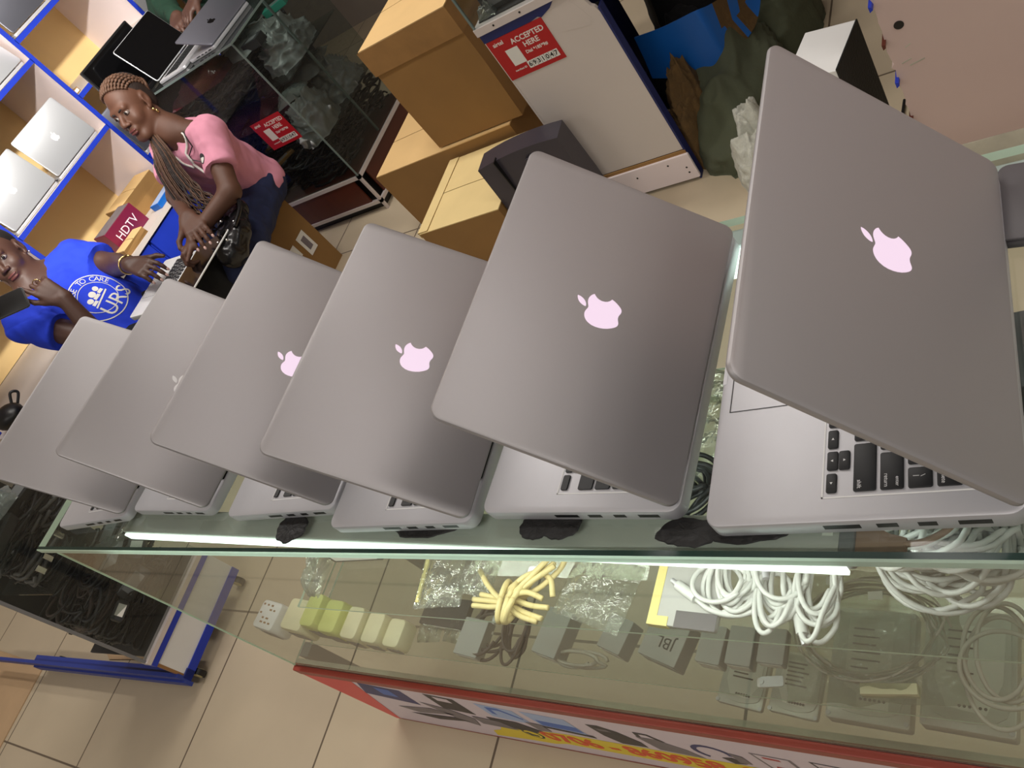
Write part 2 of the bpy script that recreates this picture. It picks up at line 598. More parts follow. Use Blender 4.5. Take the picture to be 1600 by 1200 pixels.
struct(MB().box(-4.5, 3.2, -2.6, 4.6, -0.08, 0).build('floor', tile_mat()))
struct(MB().box(-4.5, 3.2, -2.6, 4.6, 2.75, 2.83).build('ceiling', mat('white_ceiling', (206, 198, 192), 0.9, 0, 0.03, 2)))
struct(MB().box(-4.58, -4.5, -2.6, 4.6, 0, 2.75).build('wall_left', mat('cream_wall', (196, 186, 170), 0.85, 0, 0.04, 3)))
struct(MB().box(-4.5, 3.2, 4.6, 4.68, 0, 2.75).build('wall_back', mat('grey_cream_wall', (150, 140, 130), 0.85, 0, 0.05, 3)))

# painted board partition on the right: chipped left edge, screw hole, dirty plaster plinth
pm = mat('pale_pink_board', (196, 172, 166), 0.5, 0, 0.05, 2.2, rgb2=(206, 184, 176))
w = MB()
zz = [0.107 + 0.006]
z = 0.107
rng = random.Random(3)
edge = [(-0.352 + rng.uniform(-0.004, 0.004), z)]
while z < 2.7:
    z += rng.uniform(0.006, 0.02) if z < 0.9 else 0.3
    edge.append((-0.352 + (rng.uniform(-0.005, 0.003) if z < 0.9 else 0), min(z, 2.75)))
out = [(2.6, 0.107), (2.6, 2.75)] + edge[::-1]
w.poly(out, -0.02, 0.02, 0, Matrix.Translation((0, 1.64, 0)) @ Matrix.Rotation(PI / 2, 4, 'X'))
wall_right = struct(w.build('wall_right', [pm]))
h = MB().cyl((-0.318, 1.6195, 0.452), (-0.318, 1.6185, 0.452), 0.0095, n=20)
struct(h.build('screw_hole', [M['black']], wall_right))
st = MB()
for k in range(7):
    zc = 0.14 + 0.095 * k + rng.uniform(-0.02, 0.02)
    hh = rng.uniform(0.008, 0.022)
    st.poly([(-0.355, zc), (-0.3505 + rng.uniform(0, .003), zc + hh * .3), (-0.350 + rng.uniform(0, .003), zc + hh * .8), (-0.3555, zc + hh)],
            0, 0.0412, k % 2, Matrix.Translation((0, 1.6412, 0)) @ Matrix.Rotation(PI / 2, 4, 'X'))
struct(st.build('chipped_paint', [M['blue'], M['mahogany']], wall_right, label='blue and brown chips along the broken edge of the board'))
sc = MB()
for a, b_, c_ in ((-0.335, 0.36, 0.02), (-0.322, 0.35, 0.03), (-0.32, 0.395, 0.012)):
    sc.poly([(a, b_), (a + c_, b_ + 0.006), (a + c_, b_ + 0.0085), (a, b_ + 0.003)], 0, 0.0006, 0,
            Matrix.Translation((0, 1.6198, 0)) @ Matrix.Rotation(PI / 2, 4, 'X'))
struct(sc.build('scratch', [M['concrete']], wall_right))
p = MB()
n = 60
rows = []
for i in range(n + 1):
    x = -0.34 + 2.94 * i / n
    j = lambda k: 0.006 * noise.noise((x * 14, k * 3.1, 0))
    rows.append([(x, 1.66, 0), (x, 1.60 + j(1), 0), (x, 1.603 + j(2), 0.045 + j(3)), (x, 1.617 + j(4) * .5, 0.1065), (x, 1.66, 0.1065)])
p.rings(rows)
struct(p.build('baseboard_right', M['concrete'], smooth=40))

for lx, ly, lp in LAMPS:
    t = thing('ceiling_lamp', 'unseen white fluorescent ceiling fitting over the shop floor', 'ceiling lamp', (lx, ly, 2.67), group='fluorescent fittings on the ceiling')
    MB().rbox(-0.62, 0.62, -0.1, 0.1, 0.012, 0.08, 0.01, 0.004).build('housing', M['white'], t)

# ------------------------------------------------------------------ the glass display counter under the laptops
XL, XR = -1.56, 0.9
YF, YB = 0.2535, 0.64
TOP = 0.932
ct = thing('display_counter', 'glass display counter with red banner, carrying the row of open laptops', 'display counter', (-0.33, 0.44, 0))


def W2(mb, name, mats, parent=None, label=None, smooth=None):
    """build geometry given in room coordinates as a child of a thing"""
    o = mb.build(name, mats, parent, smooth=smooth, label=label)
    if parent:
        bpy.context.view_layer.update()
        pm_ = parent.matrix_world.copy()
        o.data.transform(pm_.inverted())
    return o


g = MB()
# faces: top and bottom clear, the four narrow edges green
x0, x1, y0, y1, z0, z1 = XL, XR, YF, YB, TOP - 0.010, TOP
g.add([(x0, y0 + .007, z1), (x1, y0 + .007, z1), (x1, y1, z1), (x0, y1, z1)], [(0, 1, 2, 3)], 0)
g.add([(x0, y0 + .0018, z1), (x1, y0 + .0018, z1), (x1, y0 + .007, z1), (x0, y0 + .007, z1)], [(0, 1, 2, 3)], 2)  # painted dark band in place of the reflection near the edge
g.add([(x0, y0, z1 - .0016), (x1, y0, z1 - .0016), (x1, y0 + .0018, z1), (x0, y0 + .0018, z1)], [(0, 1, 2, 3)], 1)
eg = MB()
for a, b_ in (((x0, y0), (x1, y0)), ((x1, y0), (x1, y1)), ((x1, y1), (x0, y1)), ((x0, y1), (x0, y0))):
    zt_ = z1 - (.0016 if a[1] == b_[1] == y0 else 0)
    g.add([(a[0], a[1], z0), (b_[0], b_[1], z0), (b_[0], b_[1], zt_), (a[0], a[1], zt_)], [(0, 1, 2, 3)], 1)
W2(g, 'glass_top', [M['glasstop'], M['glassedge'], M['edge_reflection']], ct)
f = MB()
f.add([(-1.50, 0.254, 0.362), (XR, 0.254, 0.362), (XR, 0.254, 0.921), (-1.50, 0.254, 0.921)], [(0, 1, 2, 3)], 0)
f.box(-1.5015, -1.4995, 0.2535, 0.2565, 0.362, 0.921, 1)
W2(f, 'front_glass', [M['glassfront'], M['glassedge']], ct)
f = MB()
f.add([(-1.50, 0.256, 0.362), (-1.50, 0.62, 0.362), (-1.50, 0.62, 0.921), (-1.50, 0.256, 0.921)], [(0, 1, 2, 3)], 0)
W2(f, 'side_glass', [M['glass']], ct)


def shelf(name, xa, xb, ya, yb, z):
    s_ = MB()
    s_.add([(xa, ya, z), (xb, ya, z), (xb, yb, z), (xa, yb, z)], [(0, 1, 2, 3)], 0)
    for a, b_ in (((xa, ya), (xb, ya)), ((xb, yb), (xa, yb)), ((xa, yb), (xa, ya)), ((xb, ya), (xb, yb))):
        s_.add([(a[0], a[1], z - 0.004), (b_[0], b_[1], z - 0.004), (b_[0], b_[1], z), (a[0], a[1], z)], [(0, 1, 2, 3)], 1)
    return W2(s_, name, [M['glass'], M['glassedge']], ct)


S1, S2, S3 = 0.712, 0.500, 0.366
shelf('glass_shelf', -1.09, XR, 0.263, 0.615, S1)
shelf('glass_shelf', -1.30, XR, 0.266, 0.615, S2)
shelf('glass_floor', -1.50, XR, 0.256, 0.625, S3)
r = MB()
r.box(-1.52, XR, 0.2562, 0.2582, 0.350, 0.3545)
W2(r, 'gasket', [M['black']], ct, label='thin black gasket under the front glass')
r = MB()
r.rbox(-1.52, XR, 0.2455, 0.262, 0.325, 0.350, 0.003, 0.0015)
W2(r, 'front_rail', [M['redrail']], ct, label='dull red rail above the banner')
r = MB()
r.box(-1.50, XR, 0.2584, 0.268, 0.350, 0.3650)
W2(r, 'glass_bead', [M['concrete']], ct, label='line of dusty yellowish sealant along the front glass')
r = MB()
for x in (-1.49, 0.86):
    for y in (0.29, 0.6):
        r.box(x - 0.015, x + 0.015, y - 0.015, y + 0.015, 0, 0.360)
for y in (0.275,):
    r.box(-1.49, 0.86, y - 0.006, y + 0.006, 0.27, 0.290)
W2(r, 'base_frame', [M['grey']], ct)

# printed banner (a flat vinyl panel with pictures and the phone numbers)
bn = MB().box(-1.52, XR, 0.2475, 0.2555, 0.006, 0.326)
banner = W2(bn, 'banner', [M['printwhite']], ct, label='printed vinyl banner with phone numbers in red on yellow')
UPX = Matrix.Rotation(PI / 2, 4, 'X')            # drawings in xy -> upright, facing -y


def onbanner(name, mats, draw, layer=1):
    mb = MB()
    draw(mb)
    mb.v = [(v[0], 0.2475 - 0.0003 * layer - v[2], v[1]) for v in mb.v]
    return W2(mb, name, mats, banner)


def q(mb, pts, mi=0):
    mb.poly(pts, 0, 0.00015, mi)


onbanner('red_corner', [M['red']], lambda m: q(m, [(-1.519, 0.0065), (-1.519, 0.3255), (-1.358, 0.3255), (-1.505, 0.0065)]))
onbanner('yellow_strip', [M['yellow']], lambda m: q(m, [(-1.185, 0.032), (-1.165, 0.075), (-1.128, 0.098), (-1.09, 0.150), (-1.055, 0.140), (-1.0, 0.150), (-0.92, 0.162), (0.89, 0.162), (0.89, 0.072), (-0.98, 0.072), (-1.02, 0.052), (-1.08, 0.048)]))
onbanner('footer_line', [M['redrail'], M['printwhite']], lambda m: (q(m, [(-1.50, 0.0065), (0.89, 0.0065), (0.89, 0.024), (-1.50, 0.014)], 0)))


def num(m):
    vs, fs = text_geo('0706 - 860958, 0770 - 860958', 0.080, 0.0001, 'LEFT', 0.0030)
    vs = [(v[0] * 0.80 - 1.005, v[1] * 1.0 + 0.117, v[2] + 0.0002) for v in vs]
    m.add(vs, fs)


onbanner('phone_number', [M['orange']], num, 2)


def handset(m):
    pts = [(-1.035 + 0.022 * math.cos(t), 0.113 + 0.03 * math.sin(t)) for t in [2 * PI * k / 24 for k in range(24)]]
    q(m, pts, 0)
    pts = [(-1.035 + 0.017 * math.cos(t), 0.113 + 0.024 * math.sin(t)) for t in [2 * PI * k / 24 for k in range(24)]]
    m.poly(pts, 0.0002, 0.0004, 1)
    m.poly([(-1.046, 0.100), (-1.028, 0.098), (-1.024, 0.108), (-1.036, 0.112), (-1.040, 0.124), (-1.050, 0.122)], 0.0005, 0.0007, 0)


onbanner('phone_symbol', [M['printdark'], M['yellow']], handset, 2)


def pic(name, parts):
    """parts: list of (material, outline)"""
    mats = []
    mb = MB()
    for i, (mm, pts) in enumerate(parts):
        if mm not in mats:
            mats.append(mm)
        mb.poly(pts, 0.0002 * i, 0.0002 * i + 0.00015, mats.index(mm))
    mb.v = [(v[0], 0.2475 - 0.0003 - v[2], v[1]) for v in mb.v]
    return W2(mb, name, [M[k] for k in mats], banner)


pic('laptop_picture', [('printnavy', [(-1.345, 0.318), (-1.235, 0.305), (-1.262, 0.205), (-1.40, 0.235)]),
                       ('printblue', [(-1.315, 0.30), (-1.275, 0.295), (-1.29, 0.245), (-1.33, 0.25)]),
                       ('printgrey', [(-1.37, 0.16), (-1.25, 0.19), (-1.20, 0.165), (-1.33, 0.13)]),
                       ('printdark', [(-1.37, 0.115), (-1.22, 0.14), (-1.19, 0.125), (-1.30, 0.095)])])
pic('monitor_picture', [('printdark', [(-1.165, 0.312), (-1.095, 0.302), (-1.115, 0.20), (-1.19, 0.215)]),
                        ('printwhite', [(-1.15, 0.30), (-1.115, 0.295), (-1.12, 0.27), (-1.155, 0.275)]),
                        ('printgrey', [(-1.24, 0.235), (-1.18, 0.21), (-1.15, 0.16), (-1.18, 0.10), (-1.21, 0.12)]),
                        ('printgrey', [(-1.14, 0.185), (-1.075, 0.175), (-1.06, 0.125), (-1.15, 0.13)])])
pic('headset_picture', [('printlb', [(-1.045, 0.300), (-0.965, 0.285), (-0.975, 0.20), (-1.06, 0.215)]),
                        ('printblue', [(-1.03, 0.285), (-1.0, 0.285), (-0.975, 0.235), (-0.98, 0.225), (-1.005, 0.27), (-1.025, 0.27), (-1.035, 0.235), (-1.043, 0.24)]),
                        ('printdark', [(-1.09, 0.20), (-1.02, 0.195), (-0.985, 0.15), (-1.02, 0.125), (-1.10, 0.145)]),
                        ('printgrey', [(-0.985, 0.215), (-0.95, 0.21), (-0.955, 0.165), (-0.985, 0.16)])])
pic('tablet_picture', [('printlb', [(-0.945, 0.292), (-0.855, 0.282), (-0.86, 0.19), (-0.95, 0.21)]),
                       ('printblue', [(-0.94, 0.245), (-0.86, 0.235), (-0.862, 0.20), (-0.945, 0.21)]),
                       ('printdark', [(-0.955, 0.205), (-0.85, 0.19), (-0.85, 0.175), (-0.957, 0.195)])])
pic('backpack_picture', [('printdark', [(-0.815, 0.275), (-0.79, 0.278), (-0.765, 0.255), (-0.745, 0.205), (-0.748, 0.172), (-0.80, 0.170), (-0.815, 0.21)]),
                         ('printgrey', [(-0.808, 0.258), (-0.785, 0.258), (-0.78, 0.245), (-0.803, 0.245)])])
pic('handbag_picture', [('printgrey', [(-0.735, 0.245), (-0.70, 0.245), (-0.66, 0.205), (-0.645, 0.165), (-0.725, 0.172)]),
                        ('printdark', [(-0.725, 0.275), (-0.70, 0.272), (-0.685, 0.235), (-0.692, 0.235), (-0.705, 0.265), (-0.72, 0.265), (-0.724, 0.245), (-0.731, 0.245)])])
ring_o = [(-0.610 + 0.034 * math.cos(t), 0.218 + 0.042 * math.sin(t)) for t in [PI * 1.30 - k * PI * 1.35 / 14 for k in range(15)]]
ring_i = [(-0.610 + 0.025 * math.cos(t), 0.218 + 0.031 * math.sin(t)) for t in [PI * -0.05 + k * PI * 1.35 / 14 for k in range(15)]]
pic('headphone_picture', [('printnavy', ring_o + ring_i), ('printdark', [(-0.605, 0.195), (-0.585, 0.205), (-0.57, 0.175), (-0.595, 0.165)]), ('printgrey', [(-0.578, 0.235), (-0.56, 0.225), (-0.56, 0.18), (-0.58, 0.18)])])
pic('mouse_picture', [('printgrey', [(-0.535, 0.262), (-0.475, 0.255), (-0.475, 0.168), (-0.53, 0.175)]), ('printwhite', [(-0.53, 0.257), (-0.48, 0.251), (-0.48, 0.173), (-0.525, 0.18)]),
                      ('redstick', [(-0.52, 0.25), (-0.495, 0.245), (-0.495, 0.235), (-0.52, 0.24)]), ('redstick', [(-0.515, 0.20), (-0.49, 0.197), (-0.492, 0.183), (-0.518, 0.188)])])
pic('phone_picture', [('printdark', [(-0.445, 0.266), (-0.385, 0.258), (-0.378, 0.168), (-0.435, 0.175)]), ('printwhite', [(-0.44, 0.262), (-0.392, 0.255), (-0.385, 0.173), (-0.431, 0.18)]), ('printdark', [(-0.436, 0.245), (-0.408, 0.24), (-0.405, 0.19), (-0.432, 0.194)])])
pic('green_box_picture', [('printgreen', [(-0.355, 0.262), (-0.285, 0.256), (-0.28, 0.168), (-0.35, 0.172)]), ('yellow', [(-0.335, 0.225), (-0.305, 0.222), (-0.305, 0.195), (-0.333, 0.198)]),
                          ('printgreen', [(-0.26, 0.235), (-0.235, 0.258), (-0.205, 0.24), (-0.19, 0.20), (-0.255, 0.195)]), ('printdark', [(-0.185, 0.29), (-0.10, 0.28), (-0.10, 0.19), (-0.18, 0.2)])])


# black sealant smears on the counter top above the tube, as shallow crusts
def smear(cx, cy, rx, ry, seed):
    rg = random.Random(seed)
    n_ = 34
    mb = MB()
    rad = []
    for k in range(n_):
        a = 2 * PI * k / n_
        rad.append(1 + 0.20 * noise.noise((math.cos(a) * 1.6 + seed, math.sin(a) * 1.6, 0)) + rg.uniform(-0.05, 0.05))
    rr = []
    for sc_, zc in ((1.0, 0.0002), (0.93, 0.0012), (0.6, 0.0018), (0.2, 0.0014)):
        rr.append([(cx + rx * sc_ * rad[k] * math.cos(2 * PI * k / n_), cy + ry * sc_ * rad[k] * math.sin(2 * PI * k / n_),
                    TOP + zc + 0.0006 * noise.noise((k * .7, sc_ * 9, seed)) * (sc_ < 1)) for k in range(n_)])
    mb.rings(rr)
    W2(mb, 'sealant_smear', [M['rubber']], ct, label='black sealant smear on the glass')


for a in ((-0.860, 0.287, 0.030, 0.020, 1), (-0.630, 0.287, 0.046, 0.015, 2), (-0.480, 0.284, 0.020, 0.014, 3), (-0.450, 0.285, 0.022, 0.015, 4),
          (-0.318, 0.277, 0.028, 0.014, 5), (-0.270, 0.277, 0.038, 0.011, 6)):
    smear(*a)
sm = MB()
sm.box(-1.30, -1.285, 0.275, 0.345, TOP, TOP + 0.0004)
W2(sm, 'clear_tape', [M['bagclear']], ct)

# tube light under the front edge
tl = thing('tube_light', 'grey tube light fixed under the front edge of the counter glass', 'tube light', (-0.74, 0.2925, 0.905), -0.03)
mb = MB()
mb.rbox(-0.575, 0.545, -0.017, 0.019, 0.000, 0.0162, 0.003, 0.002)
mb.build('housing', M['tubegrey'], tl)
MB().rbox(-0.57, 0.545, -0.0215, -0.0175, -0.003, 0.0115, 0.001, 0.001).build('diffuser', M['tubelit'], tl, label='glowing white diffuser strip')
MB().rbox(0.540, 0.552, -0.018, 0.020, 0.0, 0.0168, 0.004, 0.002).build('end_cap', M['grey'], tl)
mb = MB()
mb.rings([[(0.552 + x, y * s_, 0.008 + zc * s_) for y, zc in ((-0.013, -0.006), (0.013, -0.006), (0.013, 0.006), (-0.013, 0.006))] for x, s_ in ((0, .92), (0.016, 0.8), (0.022, 0.55), (0.034, 0.35))])
mb.build('plug', M['beigeplug'], tl, label='dusty beige plug')
MB().tube(spline([(0.584, 0, 0.008), (0.600, 0.004, 0.008), (0.615, 0.018, 0.006), (0.618, 0.045, 0.0), (0.60, 0.12, -0.04)], 8), 0.0026, 8).build('cord', M['beigeplug'], tl, True)
mb = MB()
mb.box(0.528, 0.536, 0.002, 0.010, 0.0162, 0.0167)
mb.build('label', M['paper'], tl)

tb = thing('tube_light', 'second tube light, under the back edge of the counter glass', 'tube light', (-0.45, 0.622, 0.905))
MB().rbox(-0.45, 0.45, -0.012, 0.012, 0, 0.0165, 0.003, 0.002).build('housing', M['alu'], tb)
MB().rbox(-0.44, 0.44, -0.040, -0.0122, -0.004, 0.012, 0.001, 0.001).build('diffuser', M['tubelit'], tb)
# ------------------------------------------------------------------ laptops
KEYROWS = [([14.5 / 14] * 14, 0.5), ([1] * 13 + [1.5], 1), ([1.5] + [1] * 13, 1), ([1.75] + [1] * 11 + [1.75], 1), ([2.25] + [1] * 10 + [2.25], 1)]
ALPHA = ['esc,F1,F2,F3,F4,F5,F6,F7,F8,F9,F10,F11,F12,'.split(','),
         '`,1,2,3,4,5,6,7,8,9,0,-,=,delete'.split(','),
         'tab,Q,W,E,R,T,Y,U,I,O,P,[,],\\'.split(','),
         'caps lock,A,S,D,F,G,H,J,K,L,;,\',return'.split(','),
         'shift,Z,X,C,V,B,N,M,;,.,/,shift'.split(',')]


def key_layout(W, D, y0):
    """(x_min, x_max, y_min, y_max, legend) with user's right at -x and rows growing towards the front (+y)"""
    pitch = 0.019 * W / 0.319
    out = []
    y = y0
    xs = 14.5 * pitch / 2
    gap = 0.0014
    for ri, (ws, hgt) in enumerate(KEYROWS):
        c = 0
        hh = 0.0186 * hgt
        for ki, wd in enumerate(ws):
            out.append((xs - (c + wd) * pitch + gap, xs - c * pitch - gap, y + gap, y + hh - gap, ALPHA[ri][ki] if ki < len(ALPHA[ri]) else ''))
            c += wd
        y += hh
    c = 0
    for wd, lg in ((1, 'fn'), (1, 'control'), (1, 'option'), (1.25, 'command'), (5, ''), (1.25, 'command'), (1, 'option')):
        out.append((xs - (c + wd) * pitch + gap, xs - c * pitch - gap, y + gap, y + 0.0195 - gap, lg))
        c += wd
    hy = y + 0.00975
    out.append((xs - (c + 1) * pitch + gap, xs - c * pitch - gap, hy + gap * .5, y + 0.0195 - gap, '<'))
    c += 1
    out.append((xs - (c + 1) * pitch + gap, xs - c * pitch - gap, y + gap, hy - gap * .2, '^'))
    out.append((xs - (c + 1) * pitch + gap, xs - c * pitch - gap, hy + gap * .2, y + 0.0195 - gap, 'v'))
    c += 1
    out.append((xs - (c + 1) * pitch + gap, xs - c * pitch - gap, hy + gap * .5, y + 0.0195 - gap, '>'))
    return out, xs, y0, y + 0.0195


def rrect_strip(mb, x0, x1, y0, y1, z, wd, mi=0):
    mb.box(x0, x1, y0, y0 + wd, z, z + 0.0001, mi)
    mb.box(x0, x1, y1 - wd, y1, z, z + 0.0001, mi)
    mb.box(x0, x0 + wd, y0, y1, z, z + 0.0001, mi)
    mb.box(x1 - wd, x1, y0, y1, z, z + 0.0001, mi)


_lm = {}


def laptop(label, cx, cy, z, th, alpha, W=0.314, D=0.219, hb=0.016, emb='logo_lit', base_m='alu', lid_m='lid', rich=False, group=None,
           single_keys=False, screen='black', kb=True, rot=None, bezel=0.012, bezel_m='black'):
    """cx,cy = hinge corner at the user's right; th = turn of hinge line from +y; alpha = lid opening"""
    hd = Vector((math.sin(th), math.cos(th), 0))
    fd = Vector((-math.cos(th), math.sin(th), 0))
    c = Vector((cx, cy, z)) + hd * (W / 2) + fd * (D / 2)
    t = thing('laptop', label, 'laptop', c, PI / 2 - th, group)
    x0, x1, y0, y1 = -W / 2, W / 2, -D / 2, D / 2
    wk, _, ky0, ky1 = (0, 0, 0, 0)
    keys, xs, ky0, ky1 = key_layout(W, D, y0 + 0.026)
    key = ('base', W, D, hb)
    b = MB()
    b.rbox(x0, x1, y0, y1, 0.0003, hb, 0.012, 0.0025, seg=6)
    b.box(-0.022, 0.022, y1 - 0.004, y1 - 0.0005, hb - 0.0004, hb + 0.0002)
    base = b.build('base', M[base_m], t, 35)
    # openings along the short side that faces the shop front
    for py, ln in ((y0 + 0.022, 0.020), (y0 + 0.055, 0.012), (y0 + 0.080, 0.014), (y0 + 0.105, 0.026)):
        MB().box(x0 - 0.0002, x0 + 0.002, py, py + ln, hb * 0.42, hb * 0.72).build('port', M['black'], base)
    if kb:
        kw = MB()
        rrect_strip(kw, -xs - 0.0025, xs + 0.0025, ky0 - 0.002, ky1 + 0.002, hb + 0.0002, 0.0012)
        kw.build('keyboard_rim', M['white'], base)
        if single_keys:
            for kx0, kx1, kya, kyb, lg in keys:
                mb = MB()
                mb.rbox(kx0, kx1, kya, kyb, hb + 0.0001, hb + 0.0015, 0.0016, 0.0004, seg=3)
                zt = hb + 0.0016
                # letters read from the front (+y side): text up is -y, text right is -x
                Tt = Matrix.Translation(((kx0 + kx1) / 2, (kya + kyb) / 2, zt)) @ Matrix.Rotation(PI, 4, 'Z')
                if lg in ('<', '>', '^', 'v'):
                    a = {'<': PI, '>': 0, '^': PI / 2, 'v': -PI / 2}[lg]
                    mb.poly([(0.0012 * math.cos(a + u), 0.0012 * math.sin(a + u)) for u in (0, 2.1, -2.1)], 0, 0.0001, 1, Tt)
                elif lg == '\\':
                    mb.poly([(-0.0022, 0.0035), (-0.0018, 0.0035), (-0.0004, 0.0005), (-0.0008, 0.0005)], 0, 0.0001, 1, Tt)
                    mb.poly([(-0.0014, -0.0005), (-0.0010, -0.0005), (-0.0010, -0.0045), (-0.0014, -0.0045)], 0, 0.0001, 1, Tt)
                elif lg and kb != 'plain':
                    big = len(lg) == 1
                    if big:
                        vs, fs = text_geo(lg, 0.0065, 0.00004)
                        mb.add(vs, fs, 1, Tt)
                    else:
                        right = kx0 < -xs + 0.006
                        vs, fs = text_geo(lg, 0.0042, 0.00004, 'CENTER')
                        wtx = max(v[0] for v in vs)
                        off = ((kx1 - kx0) / 2 - wtx - 0.0022) if right else -((kx1 - kx0) / 2 - wtx - 0.0022)
                        mb.add([(v[0] + off, v[1] - (kyb - kya) / 2 + 0.0042, v[2]) for v in vs], fs, 1, Tt)
                        if lg == 'return':
                            vs, fs = text_geo('enter', 0.0036, 0.00004)
                            wtx = max(v[0] for v in vs)
                            mb.add([(v[0] + (kx1 - kx0) / 2 - wtx - 0.0022, v[1] + (kyb - kya) / 2 - 0.004, v[2]) for v in vs], fs, 1, Tt)
                mb.build('key', [M['key'], M['legend']], base, 40)
        else:
            mb = MB()
            for kx0, kx1, kya, kyb, lg in keys:
                mb.rbox(kx0, kx1, kya, kyb, hb + 0.0001, hb + 0.0015, 0.0016, 0.0004, seg=2)
            mb.build('keyboard', M['key'], base)
        tp = MB()
        tx, ty0, ty1 = 0.0525, y1 - 0.086, y1 - 0.010
        rrect_strip(tp, -tx, tx, ty0, ty1, hb + 0.0002, 0.0008)
        tp.build('trackpad', M['darkgrey'], base)
    # lid, closed shape turned about the hinge line
    hz = hb + 0.0042
    T = Matrix.Translation((0, y0, hz)) @ Matrix.Rotation(alpha, 4, 'X')
    li = MB()
    li.rbox(x0, x1, 0, D, -0.0042, 0.0022, 0.011, 0.0026, T=T, seg=7)
    lid = li.build('lid', M[lid_m], t, 35)
    hg = MB()
    hg.cyl((x0 + 0.05, y0 + 0.006, hb - 0.0005), (x1 - 0.05, y0 + 0.006, hb - 0.0005), 0.0034, n=10)
    hg.build('hinge', M['black'], t, 40)
    sc_ = MB()
    sc_.rbox(x0 + bezel * .2, x1 - bezel * .2, 0.004, D - bezel * .2, -0.0048, -0.0043, 0.009, 0.0002, T=T)
    scr = sc_.build('screen', M['blackgloss'], lid)
    if emb:
        e = MB()
        emblem(e, 0.00215 * (W / 0.314), 0.00215, 0.0024, 0, D / 2 + 0.001, 0, T)
        e.build('emblem', M[emb], lid)
    return t


GR = None
laptop('nearest open silver laptop at the right, showing its black keys and power cable ends below', -0.0725, 0.2785, TOP, -0.031, 0.990, 0.319, 0.2225, 0.019, single_keys=True)
laptop('second open laptop from the right with a glowing pink emblem, next to the nearest one', -0.3206, 0.2874, TOP, 0.021, 0.8641)
laptop('third open laptop from the right, grey lid with whole glowing emblem', -0.5487, 0.2817, TOP, -0.0125, 0.8122)
laptop('fourth open laptop from the right, its glowing emblem half covered by the next lid', -0.7715, 0.3026, TOP, -0.0228, 0.9367)
laptop('fifth open laptop from the right with an unlit white emblem just peeking out', -1.0391, 0.3072, TOP, 0.0307, 0.8565, emb='logo_white')
laptop('farthest open laptop in the row, palest lid at the left end of the counter', -1.2702, 0.3041, TOP, -0.0695, 0.8541, emb='logo_white')
# ------------------------------------------------------------------ goods inside the glass counter
S1t, S2t, S3t = S1 + 0.0005, S2 + 0.0005, S3 + 0.0005


def single(name, mb, mats, label, cat, loc, group=None, smooth=None, rotz=0.0, kind=None):
    o = mb.build(name, mats, None, smooth, loc, rotz)
    return tag(o, label, cat, group, kind)


def coil_pts(rx, ry, turns, seed, jit=0.15, h=0.02, n=14, z0=0.004, drift=(0, 0)):
    rg = random.Random(seed)
    pts = []
    tot = int(turns * n)
    for i in range(tot):
        a = 2 * PI * i / n
        k = int(i / n)
        sx = 1 + jit * math.sin(k * 2.3 + seed)
        sy = 1 + jit * math.cos(k * 1.7 + seed * 2)
        ox = rx * jit * math.sin(k * 5.1 + seed) + drift[0] * (i / tot - .5)
        oy = ry * jit * math.cos(k * 3.3 + seed) + drift[1] * (i / tot - .5)
        z = z0 + h * (0.5 + 0.5 * math.sin(k * 1.9 + a * 0.5 + seed)) * (0.35 + 0.65 * ((k * 37) % 10) / 10)
        pts.append((rx * sx * math.cos(a) + ox, ry * sy * math.sin(a) + oy, z))
    return pts


# stack of power adapters on the lower shelf
def adapter(label, loc, m, rz, sx=0.052, sy=0.052, sz=0.052, printed=False, plug=False):
    t = thing('power_adapter', label, 'power adapter', loc, rz, 'power adapters at the left end of the counter')
    mb = MB()
    mb.rbox(-sx / 2, sx / 2, -sy / 2, sy / 2, 0, sz, 0.009, 0.005, seg=4)
    b_ = mb.build('body', M[m], t, 40)
    mb = MB()
    mb.rbox(-sx * .36, sx * .36, -sy / 2 - 0.0012, -sy / 2 + 0.001, sz * .14, sz * .62, 0.0005, 0.0004)
    mb.build('label_panel', M['grey'], t, label='grey rating panel')
    if printed:
        mb = MB()
        rg = random.Random(4)
        for k in range(5):
            for j in range(4):
                if rg.random() < .75:
                    mb.box(-sx * .38 + j * sx * .2, -sx * .38 + j * sx * .2 + rg.uniform(.005, .010), sy * .30 - k * sy * .15, sy * .30 - k * sy * .15 + .0035, sz, sz + .0003)
        mb.build('print', M['tape'], t, label='worn brown printing')
    if plug:
        mb = MB()
        mb.rbox(-sx / 2 - 0.028, -sx / 2 - 0.001, -0.02, 0.015, 0.0, 0.03, 0.008, 0.004)
        mb.build('plug_head', M['white'], t, 40)


AD = 'power adapters at the left end of the counter'
adapter('white adapter with worn brown printing, leftmost of the adapters in the counter', (-1.392, 0.296, S2t), 'white', -0.12, 0.066, 0.056, 0.052, printed=True, plug=True)
adapter('broad ivory adapter beside the one with brown printing', (-1.305, 0.301, S2t), 'ivory', -0.08, 0.062, 0.060, 0.055)
adapter('tall yellow-green adapter, highest of the adapters in the counter', (-1.247, 0.308, S2t), 'lime', -0.05, 0.040, 0.062, 0.068)
adapter('pale yellow-green adapter right of the tallest one', (-1.198, 0.302, S2t), 'lime', -0.05, 0.046, 0.060, 0.060)
adapter('third last adapter towards the right end of the adapter row', (-1.148, 0.297, S2t), 'ivory', -0.06, 0.042, 0.058, 0.050)
adapter('second last adapter towards the right end of the adapter row', (-1.101, 0.294, S2t), 'ivory', -0.06, 0.042, 0.054, 0.042)
adapter('small adapter at the right end of the adapter row', (-1.055, 0.291, S2t), 'ivory', -0.06, 0.040, 0.050, 0.034)

